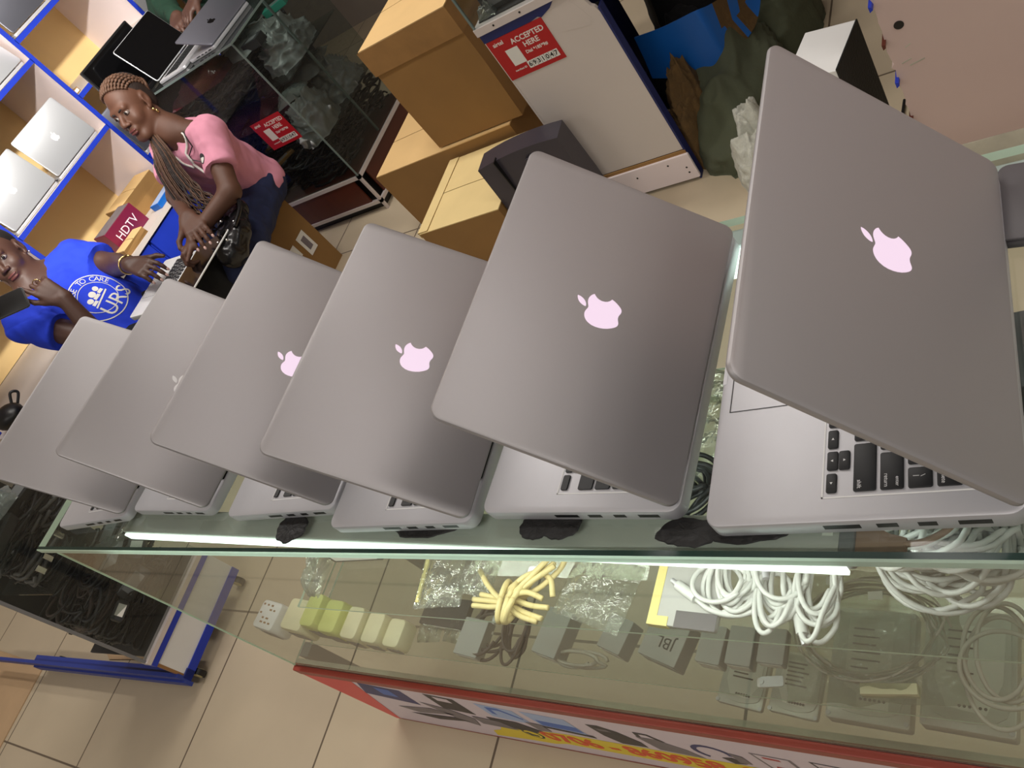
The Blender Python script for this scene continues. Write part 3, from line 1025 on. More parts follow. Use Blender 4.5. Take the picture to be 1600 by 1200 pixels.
# bundle of cream cable tied in a knot
t = thing('cream_cable_bundle', 'thick cream cable folded up and knotted on the upper glass shelf', 'cable', (-0.66, 0.30, S1t), 0.0)
r_ = 0.0036
strands = [[(-0.072, 0.028, .006), (-0.045, 0.005, .010), (-0.012, -0.012, .012), (0.03, 0.0, .012), (0.058, 0.028, .010), (0.064, 0.05, .008)],
           [(-0.068, -0.012, .006), (-0.03, -0.014, .008), (0.0, -0.016, .010), (0.03, 0.012, .018), (0.056, 0.036, .018)],
           [(-0.066, -0.020, .006), (-0.03, -0.021, .008), (0.0, -0.018, .018), (0.028, 0.004, .024), (0.06, 0.03, .022)],
           [(0.0, -0.018, .008), (0.022, -0.026, .010), (0.05, -0.032, .008)],
           [(0.0, -0.010, .014), (0.03, -0.018, .014), (0.056, -0.018, .008)],
           [(0.0, -0.022, .014), (0.02, -0.032, .012), (0.044, -0.036, .008)],
           [(-0.01, -0.010, .020), (0.025, 0.018, .022), (0.05, 0.018, .014), (0.058, -0.004, .008)],
           [(-0.06, -0.004, .004), (-0.03, -0.008, .006), (0.0, -0.012, .022), (0.03, -0.006, .024), (0.05, -0.010, .016)],
           [(-0.005, -0.02, .02), (0.02, 0.0, .026), (0.045, 0.030, .026), (0.066, 0.058, .022)],
           [(0.064, 0.05, .008), (0.066, 0.075, .012), (0.062, 0.11, .03)]]
for k, sp in enumerate(strands):
    MB().tube(spline(sp, 8), r_, 9).build('strand', M['cream'], t, True)
for k, (ox, tilt) in enumerate(((-0.008, 0.0), (0.004, 0.004), (0.012, 0.010))):
    pts = [(ox + tilt * math.sin(a) + 0.004 * math.cos(a), -0.016 + 0.026 * math.sin(a), 0.016 + 0.0125 * math.cos(a)) for a in [2 * PI * j / 20 for j in range(21)]]
    MB().tube(pts, r_, 9).build('wrap', M['cream'], t, True)
MB().rbox(0.02, 0.036, 0.018, 0.030, 0.012, 0.022, 0.004, 0.002).build('clip', M['white'], t, label='clear white cable clip')

# silver drive with yellow tape
t = thing('silver_drive', 'flat silver drive edged with pale yellow tape on the upper shelf', 'drive', (-0.424, 0.327, S1t), -0.05)
MB().rbox(-0.040, 0.040, -0.058, 0.058, 0, 0.009, 0.004, 0.0015).build('body', M['greybox'], t, 40)
mb = MB()
mb.box(-0.0408, -0.030, -0.0585, 0.0585, 0.0002, 0.0095)
mb.build('side_tape', M['yellowtape'], t)
MB().box(-0.034, -0.016, -0.0588, -0.048, 0.0002, 0.0097).build('corner_tape', M['yellowtape'], t)
MB().box(-0.008, 0.040, -0.0586, -0.040, 0.0088, 0.0094).build('grey_label', M['midgrey'], t)
MB().cyl((-0.022, 0.035, 0.009), (-0.022, 0.035, 0.0094), 0.0015).build('screw', M['black'], t)


def white_bundle(label, loc, skeins, seed, plugs=()):
    t = thing('white_cable_bundle', label, 'cable', loc, 0, 'white charging cables on the upper shelf')
    for k, (ox, oy, rx, ry, turns, h) in enumerate(skeins):
        pts = [(p[0] + ox, p[1] + oy, p[2]) for p in coil_pts(rx, ry, turns, seed + k * 3, 0.22, h, 12, 0.004)]
        MB().tube(spline(pts, 3), 0.0027, 7).build('coil', M['cablew'], t, True)
    for (a, b_, c_) in plugs:
        u = thing_part = MB()
        va, vb, vc = Vector(a), Vector(b_), Vector(c_)
        u.tube([va, va.lerp(vb, .02), va.lerp(vb, .98), vb], 0.0058, 10, taper=lambda s: 1 if 0.01 < s < 0.99 else 0.8)
        pl = u.build('plug', M['cablew'], t, 50)
        MB().tube([vb, vc], 0.0036, 8).build('plug_tip', M['alu'], pl, 50)
    return t


white_bundle('white charging cable fanned out over the silver drive on the upper shelf', (-0.362, 0.322, S1t),
             [(-0.005, 0.012, 0.020, 0.036, 8, 0.022), (-0.020, -0.004, 0.026, 0.028, 5, 0.022)], 1)
t = white_bundle('white charging cable with two loose plugs, middle of the heap on the shelf', (-0.318, 0.322, S1t),
                 [(0.0, 0.006, 0.022, 0.040, 8, 0.028), (-0.012, -0.014, 0.014, 0.032, 4, 0.018)], 5,
                 [((0.014, -0.022, 0.012), (0.022, -0.052, 0.010), (0.026, -0.062, 0.010)), ((-0.020, 0.030, 0.032), (-0.012, 0.002, 0.034), (-0.010, -0.006, 0.034))])
white_bundle('white charging cable at the right side of the heap on the upper shelf', (-0.284, 0.330, S1t),
             [(0.0, -0.006, 0.018, 0.044, 8, 0.026)], 9)
t = thing('white_plug_lead', 'white lead whose plug lies across the silver drive', 'cable', (-0.40, 0.30, S1t))
MB().tube(spline([(0.06, -0.004, .006), (0.035, -0.014, .008), (0.008, -0.012, .013), (-0.012, 0.000, .0145)], 8), 0.0030, 8).build('cord', M['cablew'], t, True)
pl = MB().tube([(-0.010, -0.001, .0155), (-0.034, 0.014, .0155)], 0.0058, 10).build('plug', M['cablew'], t, 50)
MB().tube([(-0.034, 0.014, .0155), (-0.042, 0.019, .0155)], 0.003, 8).build('plug_tip', M['alu'], pl, 50)
white_bundle('thick bundle of white cables under the right-hand laptop by the beige plug', (-0.175, 0.372, S1t),
             [(-0.005, -0.01, 0.042, 0.046, 18, 0.135), (0.028, -0.005, 0.036, 0.046, 20, 0.14), (-0.02, 0.0, 0.036, 0.040, 14, 0.145)], 13,
             [((0.060, -0.005, 0.13), (0.078, -0.022, 0.132), (0.086, -0.028, 0.132))])
mb = MB()
mb.rbox(-0.010, 0.010, -0.006, 0.006, 0, 0.004, 0.003, 0.001)
single('yellow_tie', mb, M['yellow'], 'small yellow tie among the white cables by the beige plug', 'cable tie', (-0.175, 0.335, S1 + 0.155), rotz=0.3)
t = thing('grey_cable_coil', 'coil of grey cable at the right edge under the counter glass', 'cable', (-0.085, 0.395, S1t))
MB().tube(spline(coil_pts(0.035, 0.035, 8, 21, .2, .06, 12), 3), 0.0035, 7).build('coil', M['cableg'], t, True)


# clear plastic bags
def plastic_bag(label, loc, w, d, h, rz, seed, n=22, inside=None, group='clear plastic bags in the counter', m='bagclear'):
    t = thing('plastic_bag', label, 'plastic bag', loc, rz, group)
    mb = MB()
    for side in (0, 1):
        vs, fs = [], []
        for i in range(n + 1):
            for j in range(n + 1):
                u, v = i / n * 2 - 1, j / n * 2 - 1
                e = max(0, (1 - u * u)) ** .5 * max(0, 1 - v * v) ** .5
                nz = noise.noise((u * 2.4 + seed, v * 2.4, side * 5)) * .6 + abs(noise.noise((u * 6 + seed, v * 3, side * 9))) * .5
                z = (h * e * (.6 + .7 * nz) if side else 0.0004 + 0.08 * h * e)
                vs.append((u * w / 2 * (1 + .06 * noise.noise((v * 3, seed, 1))), v * d / 2 * (1 + .06 * noise.noise((u * 3, seed, 2))), max(z, 0.0003)))
        for i in range(n):
            for j in range(n):
                a = i * (n + 1) + j
                fs.append((a, a + 1, a + n + 2, a + n + 1) if side == 0 else (a, a + n + 1, a + n + 2, a + 1))
        mb.add(vs, fs)
    mb.build('film', M[m], t, True)
    if inside:
        inside(t)
    return t


def strip_inside(t):
    MB().box(-0.036, -0.030, -0.035, 0.035, 0.003, 0.006).build('card_edge', M['yellowtape'], t)


plastic_bag('clear bag with a yellow edge strip on the upper shelf, left of the cream cable', (-0.80, 0.318, S1t), 0.085, 0.085, 0.02, 0.1, 1, inside=strip_inside)
plastic_bag('crinkled clear bag on the upper shelf, next to the knotted cream cable', (-0.735, 0.330, S1t), 0.06, 0.07, 0.02, -0.1, 2)
plastic_bag('streaky clear bag on the upper shelf, between the cream cable and the silver drive', (-0.545, 0.310, S1t), 0.10, 0.085, 0.016, -0.25, 3)
plastic_bag('small crinkled bag on the lower shelf, left of the brown cable loops', (-1.005, 0.315, S2t), 0.05, 0.05, 0.018, 0.1, 4)
plastic_bag('second small crinkled bag on the lower shelf, next to the brown cable loops', (-0.945, 0.315, S2t), 0.05, 0.045, 0.018, -0.1, 5)
plastic_bag('upright strip of clear wrapping at the left end of the upper shelf', (-1.060, 0.330, S1t), 0.03, 0.10, 0.05, 0.0, 6)
plastic_bag('clear bag deep on the upper shelf behind the second laptop', (-0.455, 0.50, S1t), 0.10, 0.12, 0.035, 0.4, 7)
plastic_bag('clear bag at the back of the upper shelf, left of the nearest laptop', (-0.46, 0.585, S1 + 0.0006), 0.09, 0.045, 0.03, 0.0, 8)


def coil_inside(t):
    MB().tube(spline(coil_pts(0.075, 0.055, 7, 33, .1, .03, 16, 0.006), 3), 0.0014, 6).build('cable', M['cablep'], t, True)
    for a in ((-0.035, 0.06), (-0.038, 0.038), (0.012, 0.038)):
        MB().box(a[0], a[0] + 0.016, a[1] - 0.014, a[1] - 0.004, 0.046, 0.0465).build('paper_tag', M['paper'], t)
    mb = MB()
    mb.box(-0.01, 0.05, -0.074, -0.062, 0.004, 0.018)
    mb.build('fold_tape', M['ivory'], t)


plastic_bag('large round clear bag with a coiled cable on the lower shelf under the white cables', (-0.30, 0.352, S2t), 0.20, 0.16, 0.05, 0.1, 9, n=30, inside=coil_inside)


# boxes on the lower shelf
def plain_box(name, label, loc, sx, sy, sz, m, rz=0.0, cat='box', group='small grey boxes on the lower shelf', face=None):
    t = thing(name, label, cat, loc, rz, group)
    MB().rbox(-sx / 2, sx / 2, -sy / 2, sy / 2, 0, sz, 0.002, 0.001, seg=2).build('body', M[m], t)
    MB().box(-sx * .42, sx * .42, -sy / 2 - 0.0006, -sy / 2, sz * .2, sz * .8).build('label', M[face or 'paper'], t)
    return t


t = plain_box('speaker_box', 'grey box lettered JBL upside down on the lower shelf', (-0.551, 0.318, S2t), 0.060, 0.060, 0.030, 'greybox', -0.28, 'box', None, 'greybox')
vs, fs = text_geo('JBL', 0.022, 0.0002)
MB().add(vs, fs, 0, Matrix.Translation((0.004, -0.004, 0.0303)) @ Matrix.Rotation(PI, 4, 'Z')).build('lettering', M['darkgrey'], t)
plain_box('grey_box', 'grey box directly right of the lettered one on the lower shelf', (-0.487, 0.318, S2t), 0.034, 0.05, 0.025, 'greybox', -0.1)
plain_box('grey_box', 'grey box second to the right of the lettered one on the lower shelf', (-0.449, 0.320, S2t), 0.034, 0.05, 0.022, 'greybox', -0.06)
plain_box('grey_box', 'low grey box right beside the floor seam on the lower shelf, under the white cables', (-0.411, 0.325, S2t), 0.034, 0.045, 0.016, 'greybox', -0.04)
plain_box('grey_box', 'grey box under the streaky clear bag, left of the lettered box', (-0.628, 0.320, S2t), 0.04, 0.05, 0.030, 'greybox', -0.3)
plain_box('grey_box', 'wide low grey box under the streaky clear bag, right of the knotted cable', (-0.735, 0.315, S2t), 0.045, 0.07, 0.03, 'greybox', -0.2)
plain_box('grey_box', 'grey box standing under the brown cable loops', (-0.895, 0.300, S2t), 0.05, 0.06, 0.02, 'greybox', -0.1)
plain_box('grey_box', 'flat grey box at the front of the lower shelf, left of the brown cable loops', (-0.975, 0.340, S2 + 0.0004), 0.10, 0.05, 0.012, 'darkgrey', -0.05)
plain_box('black_box', 'dark box at the left part of the upper shelf, behind the clear strip', (-0.99, 0.40, S1t), 0.11, 0.12, 0.03, 'darkgrey', 0.05, 'box', 'dark boxes on the upper shelf')
plain_box('black_box', 'dark flat box on the upper shelf behind the bag with the yellow strip', (-0.86, 0.42, S1t), 0.10, 0.10, 0.025, 'darkgrey', -0.04, 'box', 'dark boxes on the upper shelf')
plain_box('black_box', 'dark box under the glass at the right edge, behind the hinge of the nearest laptop', (-0.045, 0.555, S1t), 0.13, 0.09, 0.05, 'darkgrey', 0.1, 'box', 'dark boxes on the upper shelf')
plain_box('black_box', 'smaller dark box under the glass at the right edge, in front of the back one', (-0.02, 0.46, S1t), 0.11, 0.07, 0.05, 'black', -0.1, 'box', 'dark boxes on the upper shelf')
o = single('black_cable', MB().tube(spline(coil_pts(0.05, 0.035, 8, 61, .25, .05, 14), 3), 0.003, 7), M['cableb'], 'loops of black cable under the glass between the two nearest laptops', 'cable', (-0.46, 0.43, S1t), smooth=True)
plain_box('blue_box', 'pale blue flat box on the upper shelf under the bag with the yellow strip', (-0.80, 0.385, S1t), 0.05, 0.04, 0.018, 'printlb', 0.02, 'box', None)
t = thing('usb_stick', 'small silver swivel memory stick on the lower shelf', 'memory stick', (-0.413, 0.2835, S2t), 0.15)
MB().rbox(-0.016, 0.016, -0.006, 0.006, 0.001, 0.006, 0.003, 0.001).build('body', M['white'], t)
mb = MB().rbox(-0.012, 0.018, -0.0065, 0.0065, 0.006, 0.0072, 0.003, 0.0004)
mb.cyl((-0.009, 0, 0.007), (-0.009, 0, 0.0085), 0.0028)
mb.build('swivel_cover', M['alu'], t)
for nm, lab, loc, rx, ry, turns, m, seed in (
        ('brown_cable', 'loops of brown cable hanging over the lower shelf, left of the floor seam', (-0.868, 0.318, S2t), 0.034, 0.035, 5, 'cablebr', 41),
        ('brown_cable', 'narrow loops of brown cable under the knotted cream cable', (-0.815, 0.318, S2t), 0.018, 0.040, 5, 'cablebr', 43),
        ('grey_cable', 'thin grey cable looped at the front of the lower shelf under the streaky bag', (-0.69, 0.285, S2t), 0.035, 0.012, 3, 'cablep', 45),
        ('grey_cable', 'grey cable loop beside the big round bag on the lower shelf', (-0.165, 0.33, S2t), 0.035, 0.05, 4, 'cablep', 47)):
    o = single(nm, MB().tube(spline(coil_pts(rx, ry, turns, seed, .2, .02, 14), 3), 0.0026, 7), M[m], lab, 'cable', loc, smooth=True)
for k, (x, y, rz) in enumerate(((-0.872, 0.333, 0.05), (-0.925, 0.395, 0.3))):
    single('white_stick', MB().rbox(-0.003, 0.003, -0.022, 0.022, 0, 0.005, 0.002, 0.001), M['white'], ('thin white stick lying below the clear bag left of the cream cable', 'thin white stick at the back of the upper shelf among the dark boxes')[k], 'stick', (x, y, (S2t, S1t + .0255)[k] if k == 0 else S1t), rotz=rz)


# hard disks on the bottom glass
def hdd(label, loc, rz, w=0.1016, l=0.147, h=0.024, style=0):
    t = thing('hard_disk', label, 'hard disk', loc, rz, 'bare hard disks on the counter floor')
    MB().rbox(-w / 2, w / 2, -l / 2, l / 2, 0, h, 0.004, 0.0015).build('body', M['hddgrey'], t, 40)
    mb = MB()
    pts = [(-w * .43, l * .45), (w * .43, l * .45), (w * .45, -l * .25)]
    for k in range(9):
        a = PI * k / 8
        pts.append((w * .44 * math.cos(a) * (1 if style else .92), -l * .28 - l * .16 * math.sin(a) ** (0.8 if style else .4)))
    pts.append((-w * .45, -l * .25))
    mb.poly(pts, h, h + 0.002)
    cv = mb.build('cover', M['hddgrey'], t)
    mb = MB()
    if style == 0:
        mb.poly([(-w * .30, -l * .2), (-w * .30, l * .40), (w * .25, l * .40), (w * .25, -l * .38), (-w * .12, -l * .38), (-w * .14, -l * .26)], h + .002, h + .0024)
    else:
        mb.poly([(-w * .34, l * .36), (w * .38, l * .36), (w * .36, -l * .1), (w * .2, -l * .36), (-w * .22, -l * .33), (-w * .36, -l * .1)], h + .002, h + .0024)
    lb = mb.build('label', M['paper'], t)
    mb = MB()
    rg = random.Random(style + 3)
    for k in range(6):
        mb.box(-w * .24, -w * .24 + rg.uniform(.02, .045), l * (.30 - .07 * k), l * (.30 - .07 * k) + .0022, h + .0024, h + .0026)
    for k in range(6):
        mb.cyl((-w * .08 + k * w * .055, -l * .31, h + .0024), (-w * .08 + k * w * .055, -l * .31, h + .0027), 0.0019, n=8)
    mb.build('print', M['darkgrey'], lb)
    for sx in (-1, 1):
        for sy in (-1, 1):
            MB().cyl((sx * w * .46, sy * l * .46, h), (sx * w * .46, sy * l * .46, h + .0016), 0.003, n=10).build('screw', M['alu'], t)
    return t


hdd('large hard disk with a square white label, third disk from the left', (-0.3305, 0.352, S3t), -0.04, style=0)
hdd('large bare hard disk at the right end, with a round-cornered label', (-0.218, 0.357, S3t), -0.05, style=1)
hdd('small hard disk with a curved label beside the floor seam, leftmost disk', (-0.503, 0.325, S3t), -0.12, 0.068, 0.085, 0.009, 1)
hdd('small hard disk with a tapering label, second disk from the left', (-0.428, 0.322, S3t), -0.1, 0.068, 0.085, 0.009, 1)
# ------------------------------------------------------------------ blue rolling cabinet at the left end of the counter
BR = -0.045
bc = thing('blue_cabinet', 'cable filled glass cabinet on a blue wheeled base at the left end of the counter', 'display cabinet', (-2.365, 0.235, 0), -BR * -1.0)
bc.rotation_euler.z = 0.045
# local: +x towards the shop (face x=0), -x along its side, +y along the face
L_ = 1.0
mb = MB()
mb.box(-L_, 0, 0.0, 0.03, 0.045, 0.075)
mb.box(-L_ - .35, 0.0, -0.006, 0.006, 0.065, 0.095)
mb.box(-L_, 0.0, -0.012, 0.0, 0.035, 0.066)
mb.build('base_bar', M['bluemetal'], bc)
MB().box(-0.02, 0, 0.0, 0.355, 0.045, 0.072).build('lower_rail', M['blue'], bc)
MB().box(-0.022, 0.002, 0.0, 0.355, 0.170, 0.190).build('upper_rail', M['blue'], bc)
MB().box(-0.026, 0.004, -0.002, 0.355, 0.190, 0.205).build('trim_strip', M['railwhite'], bc)
MB().box(-0.018, -0.004, 0.012, 0.355, 0.072, 0.170).build('kick_panel', M['white'], bc, label='plain white panel of the base')
MB().box(-0.018, -0.003, 0.004, 0.012, 0.072, 0.170).build('panel_edge', M['tape'], bc, label='raw brown edge of the panel')
mb = MB()
mb.box(-0.36, -0.03, 0.02, 0.355, 0.192, 0.2)
mb.build('cabinet_floor', M['darkgrey'], bc)
mb = MB()
mb.add([(-0.010, 0.0, 0.205), (-0.010, 0.355, 0.205), (-0.010, 0.355, 0.93), (-0.010, 0.0, 0.93)], [(0, 1, 2, 3)])
mb.build('face_glass', M['glassdark'], bc)
mb = MB()
mb.box(-0.016, -0.004, -0.002, 0.006, 0.205, 0.93)
mb.build('corner_bead', M['grey'], bc)
mb = MB()
mb.box(-0.362, -0.012, 0.01, 0.355, 0.924, 0.932)
mb.build('top_glass', M['glassdark'], bc)
mb = MB()
mb.box(-0.34, -0.02, 0.07, 0.355, 0.53, 0.536)
mb.build('inner_shelf', M['glassdark'], bc)
mb = MB()
mb.box(-0.36, -0.35, 0.05, 0.355, 0.2, 0.92)
mb.build('inner_back', M['black'], bc)
for wx, wy in ((-0.03, 0.03), (-0.03, 0.325), (-0.9, 0.03), (-0.9, 0.325)):
    mb = MB().cyl((wx + 0.012, wy - 0.006, 0.022), (wx + 0.012, wy + 0.012, 0.022), 0.022, n=18)
    cs = mb.build('caster', M['black'], bc, 40)
    MB().cyl((wx + 0.012, wy - 0.0075, 0.022), (wx + 0.012, wy + 0.0135, 0.022), 0.0165, n=16).build('hub', M['cream'], cs)
    MB().box(wx + 0.004, wx + 0.02, wy - 0.002, wy + 0.008, 0.022, 0.047).build('fork', M['chrome'], cs)


def tangle(n_, x0, x1, y0, y1, z0, z1, seed, r0=0.003, r1=0.006, seg=5):
    rg = random.Random(seed)
    mb = MB()
    for k in range(n_):
        c0 = Vector((rg.uniform(x0, x1), rg.uniform(y0, y1), rg.uniform(z0, z1)))
        pts = []
        ax = rg.uniform(.03, .09)
        ph = rg.uniform(0, 6)
        sq = rg.uniform(.3, 1)
        ti = rg.uniform(-1, 1)
        for j in range(13):
            a = ph + j * .9
            p = c0 + Vector((ax * sq * math.cos(a), ax * math.sin(a), ax * .5 * math.sin(a * .5 + ti) * sq))
            p.x = min(max(p.x, x0), x1)
            p.y = min(max(p.y, y0), y1)
            p.z = min(max(p.z, z0), z1)
            pts.append(p)
        mb.tube(spline(pts, 3), rg.uniform(r0, r1), seg, mi=rg.choice((0, 0, 0, 1, 2)))
    return mb


o = tangle(95, -0.30, -0.065, 0.04, 0.34, 0.21, 0.42, 5).build('cable_heap', [M['cableb'], M['darkgrey'], M['cablebr']], None, True)
o.matrix_world = bc.matrix_basis.copy()
tag(o, 'heap of tangled dark cables on the floor of the blue wheeled cabinet', 'cable heap', kind='stuff')
o = tangle(60, -0.30, -0.06, 0.09, 0.34, 0.542, 0.70, 6).build('cable_heap', [M['cableb'], M['darkgrey'], M['cableg']], None, True)
o.matrix_world = bc.matrix_basis.copy()
tag(o, 'heap of dark cables on the upper glass shelf of the blue wheeled cabinet', 'cable heap', kind='stuff')


def inB(x, y, z):
    c_, s_ = math.cos(0.045), math.sin(0.045)
    return (-2.365 + x * c_ - y * s_, 0.235 + x * s_ + y * c_, z)


def brick(label, loc, rz, sx=0.05, sy=0.11, sz=0.03, m='black', lab='grey', tilt=(0, 0), cat='charger', group='laptop chargers in the blue cabinet'):
    t = thing('laptop_charger', label, cat, loc, rz, group, rot=(tilt[0], tilt[1], rz))
    MB().rbox(-sx / 2, sx / 2, -sy / 2, sy / 2, 0, sz, 0.008, 0.004).build('body', M[m], t, 40)
    MB().box(-sx * .32, sx * .32, -sy * .3, sy * .3, sz, sz + 0.0004).build('label', M[lab], t)
    MB().tube(spline([(0, sy / 2, sz / 2), (0.01, sy / 2 + .03, sz / 2), (0.04, sy / 2 + .04, sz * .6), (0.05, sy / 2 + .01, sz * .8)], 5), 0.003, 6).build('cord', M['cableb'], t, True)
    return t


brick('charger with a silver printed label, nearest the front corner of the blue cabinet', inB(-0.030, 0.10, 0.335), 0.2, 0.035, 0.06, 0.02, 'darkgrey', 'paper', (0.0, 1.2))
brick('black charger behind the one with the silver label in the blue cabinet', inB(-0.045, 0.20, 0.32), -0.4, tilt=(0.1, 0.9))
brick('grey plastic-wrapped charger in the middle of the blue cabinet', inB(-0.045, 0.27, 0.36), 0.5, 0.05, 0.08, 0.03, 'darkgrey', 'paper', (0.0, 0.8))
brick('charger lying high on the cable heap of the blue cabinet', inB(-0.10, 0.30, 0.425), 0.1, tilt=(0.1, 0.5))
brick('large dark charger on the upper shelf of the blue cabinet', inB(-0.08, 0.15, 0.705), 0.3, 0.07, 0.13, 0.035, 'darkgrey', 'black', (0, 0.4))
brick('dark charger deep on the upper shelf of the blue cabinet', inB(-0.09, 0.28, 0.705), -0.2, 0.06, 0.12, 0.03, 'black', 'grey', (0, 0.3))
for k, (yy, zz_) in enumerate(((0.115, .58), (0.15, .58), (0.215, .585), (0.26, .56))):
    mb = MB().rbox(-0.004, 0.004, -0.008, 0.008, 0, 0.028, 0.002, 0.001)
    single('silver_plug', mb, M['chrome'], ('bright silver plug tip nearest the front corner, upper shelf of the blue cabinet', 'second bright silver plug tip from the corner, upper shelf of the blue cabinet',
           'third bright silver plug tip from the corner, upper shelf of the blue cabinet', 'last bright silver plug tip, deepest on the upper shelf of the blue cabinet')[k], 'plug', inB(-0.018, yy, zz_), 'silver plug tips on the upper shelf of the blue cabinet', rotz=.3 * k)

plastic_bag('crinkled grey bag on the floor of the blue wheeled cabinet, beside the wrapped charger', inB(-0.05, 0.24, 0.43), 0.10, 0.10, 0.05, 0.3, 51, group=None, m='baggrey')
plastic_bag('crinkled grey bag on the upper shelf of the blue wheeled cabinet', inB(-0.09, 0.22, 0.745), 0.14, 0.12, 0.05, -0.3, 52, group=None, m='baggrey')

# flattened cardboard on the floor by the blue cabinet
def sheet(label, pts, seed):
    mb = MB().poly(pts, 0.0, 0.004)
    o = mb.build('cardboard_sheet', M['sheet'], None, None, (0, 0, 0.0005))
    return tag(o, label, 'cardboard', 'flattened cardboard on the floor')


sheet('flattened cardboard with a patch of tape under the blue cabinet', [(-2.98, 0.262), (-2.72, 0.285), (-2.70, 0.42), (-3.05, 0.5), (-3.3, 0.42)], 1)
MBt = MB().box(-0.05, 0.05, -0.03, 0.03, 0, 0.0006)
o = MBt.build('clear_tape', M['bagclear'], bpy.data.objects['cardboard_sheet'], None, (-2.82, 0.34, 0.0042), 0.3)
sheet('pale cardboard sheet on the floor in the lower left corner', [(-3.9, -0.2), (-3.42, -0.16), (-3.43, 0.20), (-3.9, 0.22)], 2)

# ------------------------------------------------------------------ blue shelving along the left wall
XF, XB_ = -3.75, -4.20
sh = thing('shelving_unit', 'blue edged shelving unit with tan backs along the left wall', 'shelving unit', (-4.0, 1.6, 0))


def room(mb, name, m, parent, label=None, smooth=None):
    return W2(mb, name, m, parent, label, smooth)


divs = [0.95, 1.70, 2.455, 3.09, 3.75]
for y in divs:
    mb = MB().box(XB_, XF + 0.004, y - 0.009, y + 0.009, 0.505, 2.3)
    dv = room(mb, 'divider', M['pinklam'], sh)
    mb = MB().box(XF + 0.004, XF + 0.007, y - 0.012, y + 0.012, 0.505, 2.3)
    room(mb, 'blue_edge', M['blue'], dv)
for k in range(len(divs) - 1):
    mb = MB().box(XB_ - 0.012, XB_, divs[k], divs[k + 1], 0.505, 2.3)
    room(mb, 'back_panel', M['ply'], sh)
levels = {0: (0.885, 1.275, 1.66), 1: (0.885, 1.275, 1.66), 2: (0.66, 1.045, 1.36, 1.75), 3: (0.66, 1.02, 1.40, 1.75)}
for k in range(len(divs) - 1):
    for z in levels[k]:
        mb = MB().box(XB_, XF + 0.003, divs[k] + 0.009, divs[k + 1] - 0.009, z - 0.018, z)
        s_ = room(mb, 'shelf_board', M['whitelam'], sh)
        mb = MB().box(XF + 0.003, XF + 0.007, divs[k] + 0.009, divs[k + 1] - 0.009, z - 0.021, z + 0.001)
        room(mb, 'blue_edge', M['blue'], s_)
mb = MB().box(XB_, -3.6, 0.93, 3.1, 0.48, 0.503)
cp = room(mb, 'countertop', M['whitelam'], sh)
for k in range(4):
    ya, yb = 0.95 + k * 0.535, 0.95 + (k + 1) * 0.535 - 0.006
    mb = MB().box(XB_, -3.635, ya, yb, 0.02, 0.478)
    room(mb, 'carcass', M['blue'], sh)
    for j, (za, zb) in enumerate(((0.03, 0.25), (0.256, 0.472))):
        mb = MB().rbox(-3.635, -3.618, ya + 0.006, yb - 0.006, za, zb, 0.002, 0.001)
        dr = room(mb, 'drawer', M['blue'], sh)
        mb = MB().tube([(-3.618, (ya + yb) / 2 - 0.05, (za + zb) / 2 + .03), (-3.600, (ya + yb) / 2 - 0.045, (za + zb) / 2 + .03), (-3.600, (ya + yb) / 2 + 0.045, (za + zb) / 2 + .03), (-3.618, (ya + yb) / 2 + 0.05, (za + zb) / 2 + .03)], 0.005, 8)
        room(mb, 'handle', M['chrome'], dr, smooth=40)
        mb = MB().cyl((-3.618, (ya + yb) / 2 + .2, zb - .05), (-3.612, (ya + yb) / 2 + .2, zb - .05), 0.010)
        room(mb, 'lock', M['chrome'], dr)


def lid_on_shelf(label, y0, W, z, lean, emb, lid_m, X=XF - 0.015, D=0.22, turn=0.0, group='laptops on the blue shelves'):
    """laptop standing open with its back to the shop, hinge line at the shelf's front edge"""
    # hinge right end for someone sitting behind it: +y end
    a = PI / 2 - lean
    t = laptop(label, X, y0, z, turn, a, W, D, 0.014, emb, 'alu', lid_m, kb=False, group=group)
    return t


lid_on_shelf('silver laptop with a white emblem on the blue shelf, left of the seated woman', 2.075, 0.315, 0.886, 0.16, 'logo_white', 'lid_silver', turn=0.03)
lid_on_shelf('silver laptop on the same blue shelf, next to the divider above the man in blue', 1.735, 0.325, 0.886, 0.20, 'logo_white', 'lid_silver', turn=-0.02)
lid_on_shelf('silver laptop on the blue shelf above, cut by the left edge of the photo', 2.08, 0.345, 1.276, 0.30, 'logo_white', 'lid_silver')
lid_on_shelf('grey laptop with a black emblem in the top left corner', 2.50, 0.305, 1.361, 0.12, 'logo_black', 'lid_grey')
lid_on_shelf('dim grey laptop on the low shelf behind the head of the woman in pink', 2.49, 0.34, 0.661, 0.10, None, 'lid_grey', D=0.24)
lid_on_shelf('pale laptop lid at the top edge of the photo, above the black screens', 3.12, 0.30, 1.021, 0.10, None, 'lid_silver')

# small goods on the shelving
t = thing('thin_box', 'thin dark box standing by the divider in the bay with the two black screens', 'box', (-3.83, 2.50, 1.0465), 0.1)
MB().rbox(-0.05, 0.05, -0.018, 0.018, 0, 0.022, 0.002, 0.001).build('body', M['cartonedge'], t)
MB().box(0.0502, 0.0506, -0.012, 0.012, 0.004, 0.018).build('label', M['paper'], t)
t = thing('flat_box', 'flat brown box lying on the shelf between the two silver laptops', 'box', (-3.90, 2.02, 0.8865), 0.3)
MB().rbox(-0.05, 0.05, -0.06, 0.06, 0, 0.03, 0.002, 0.001).build('body', M['cartonedge'], t)
MB().box(-0.04, 0.04, -0.03, 0.03, 0.03, 0.0304).build('label', M['carton'], t)


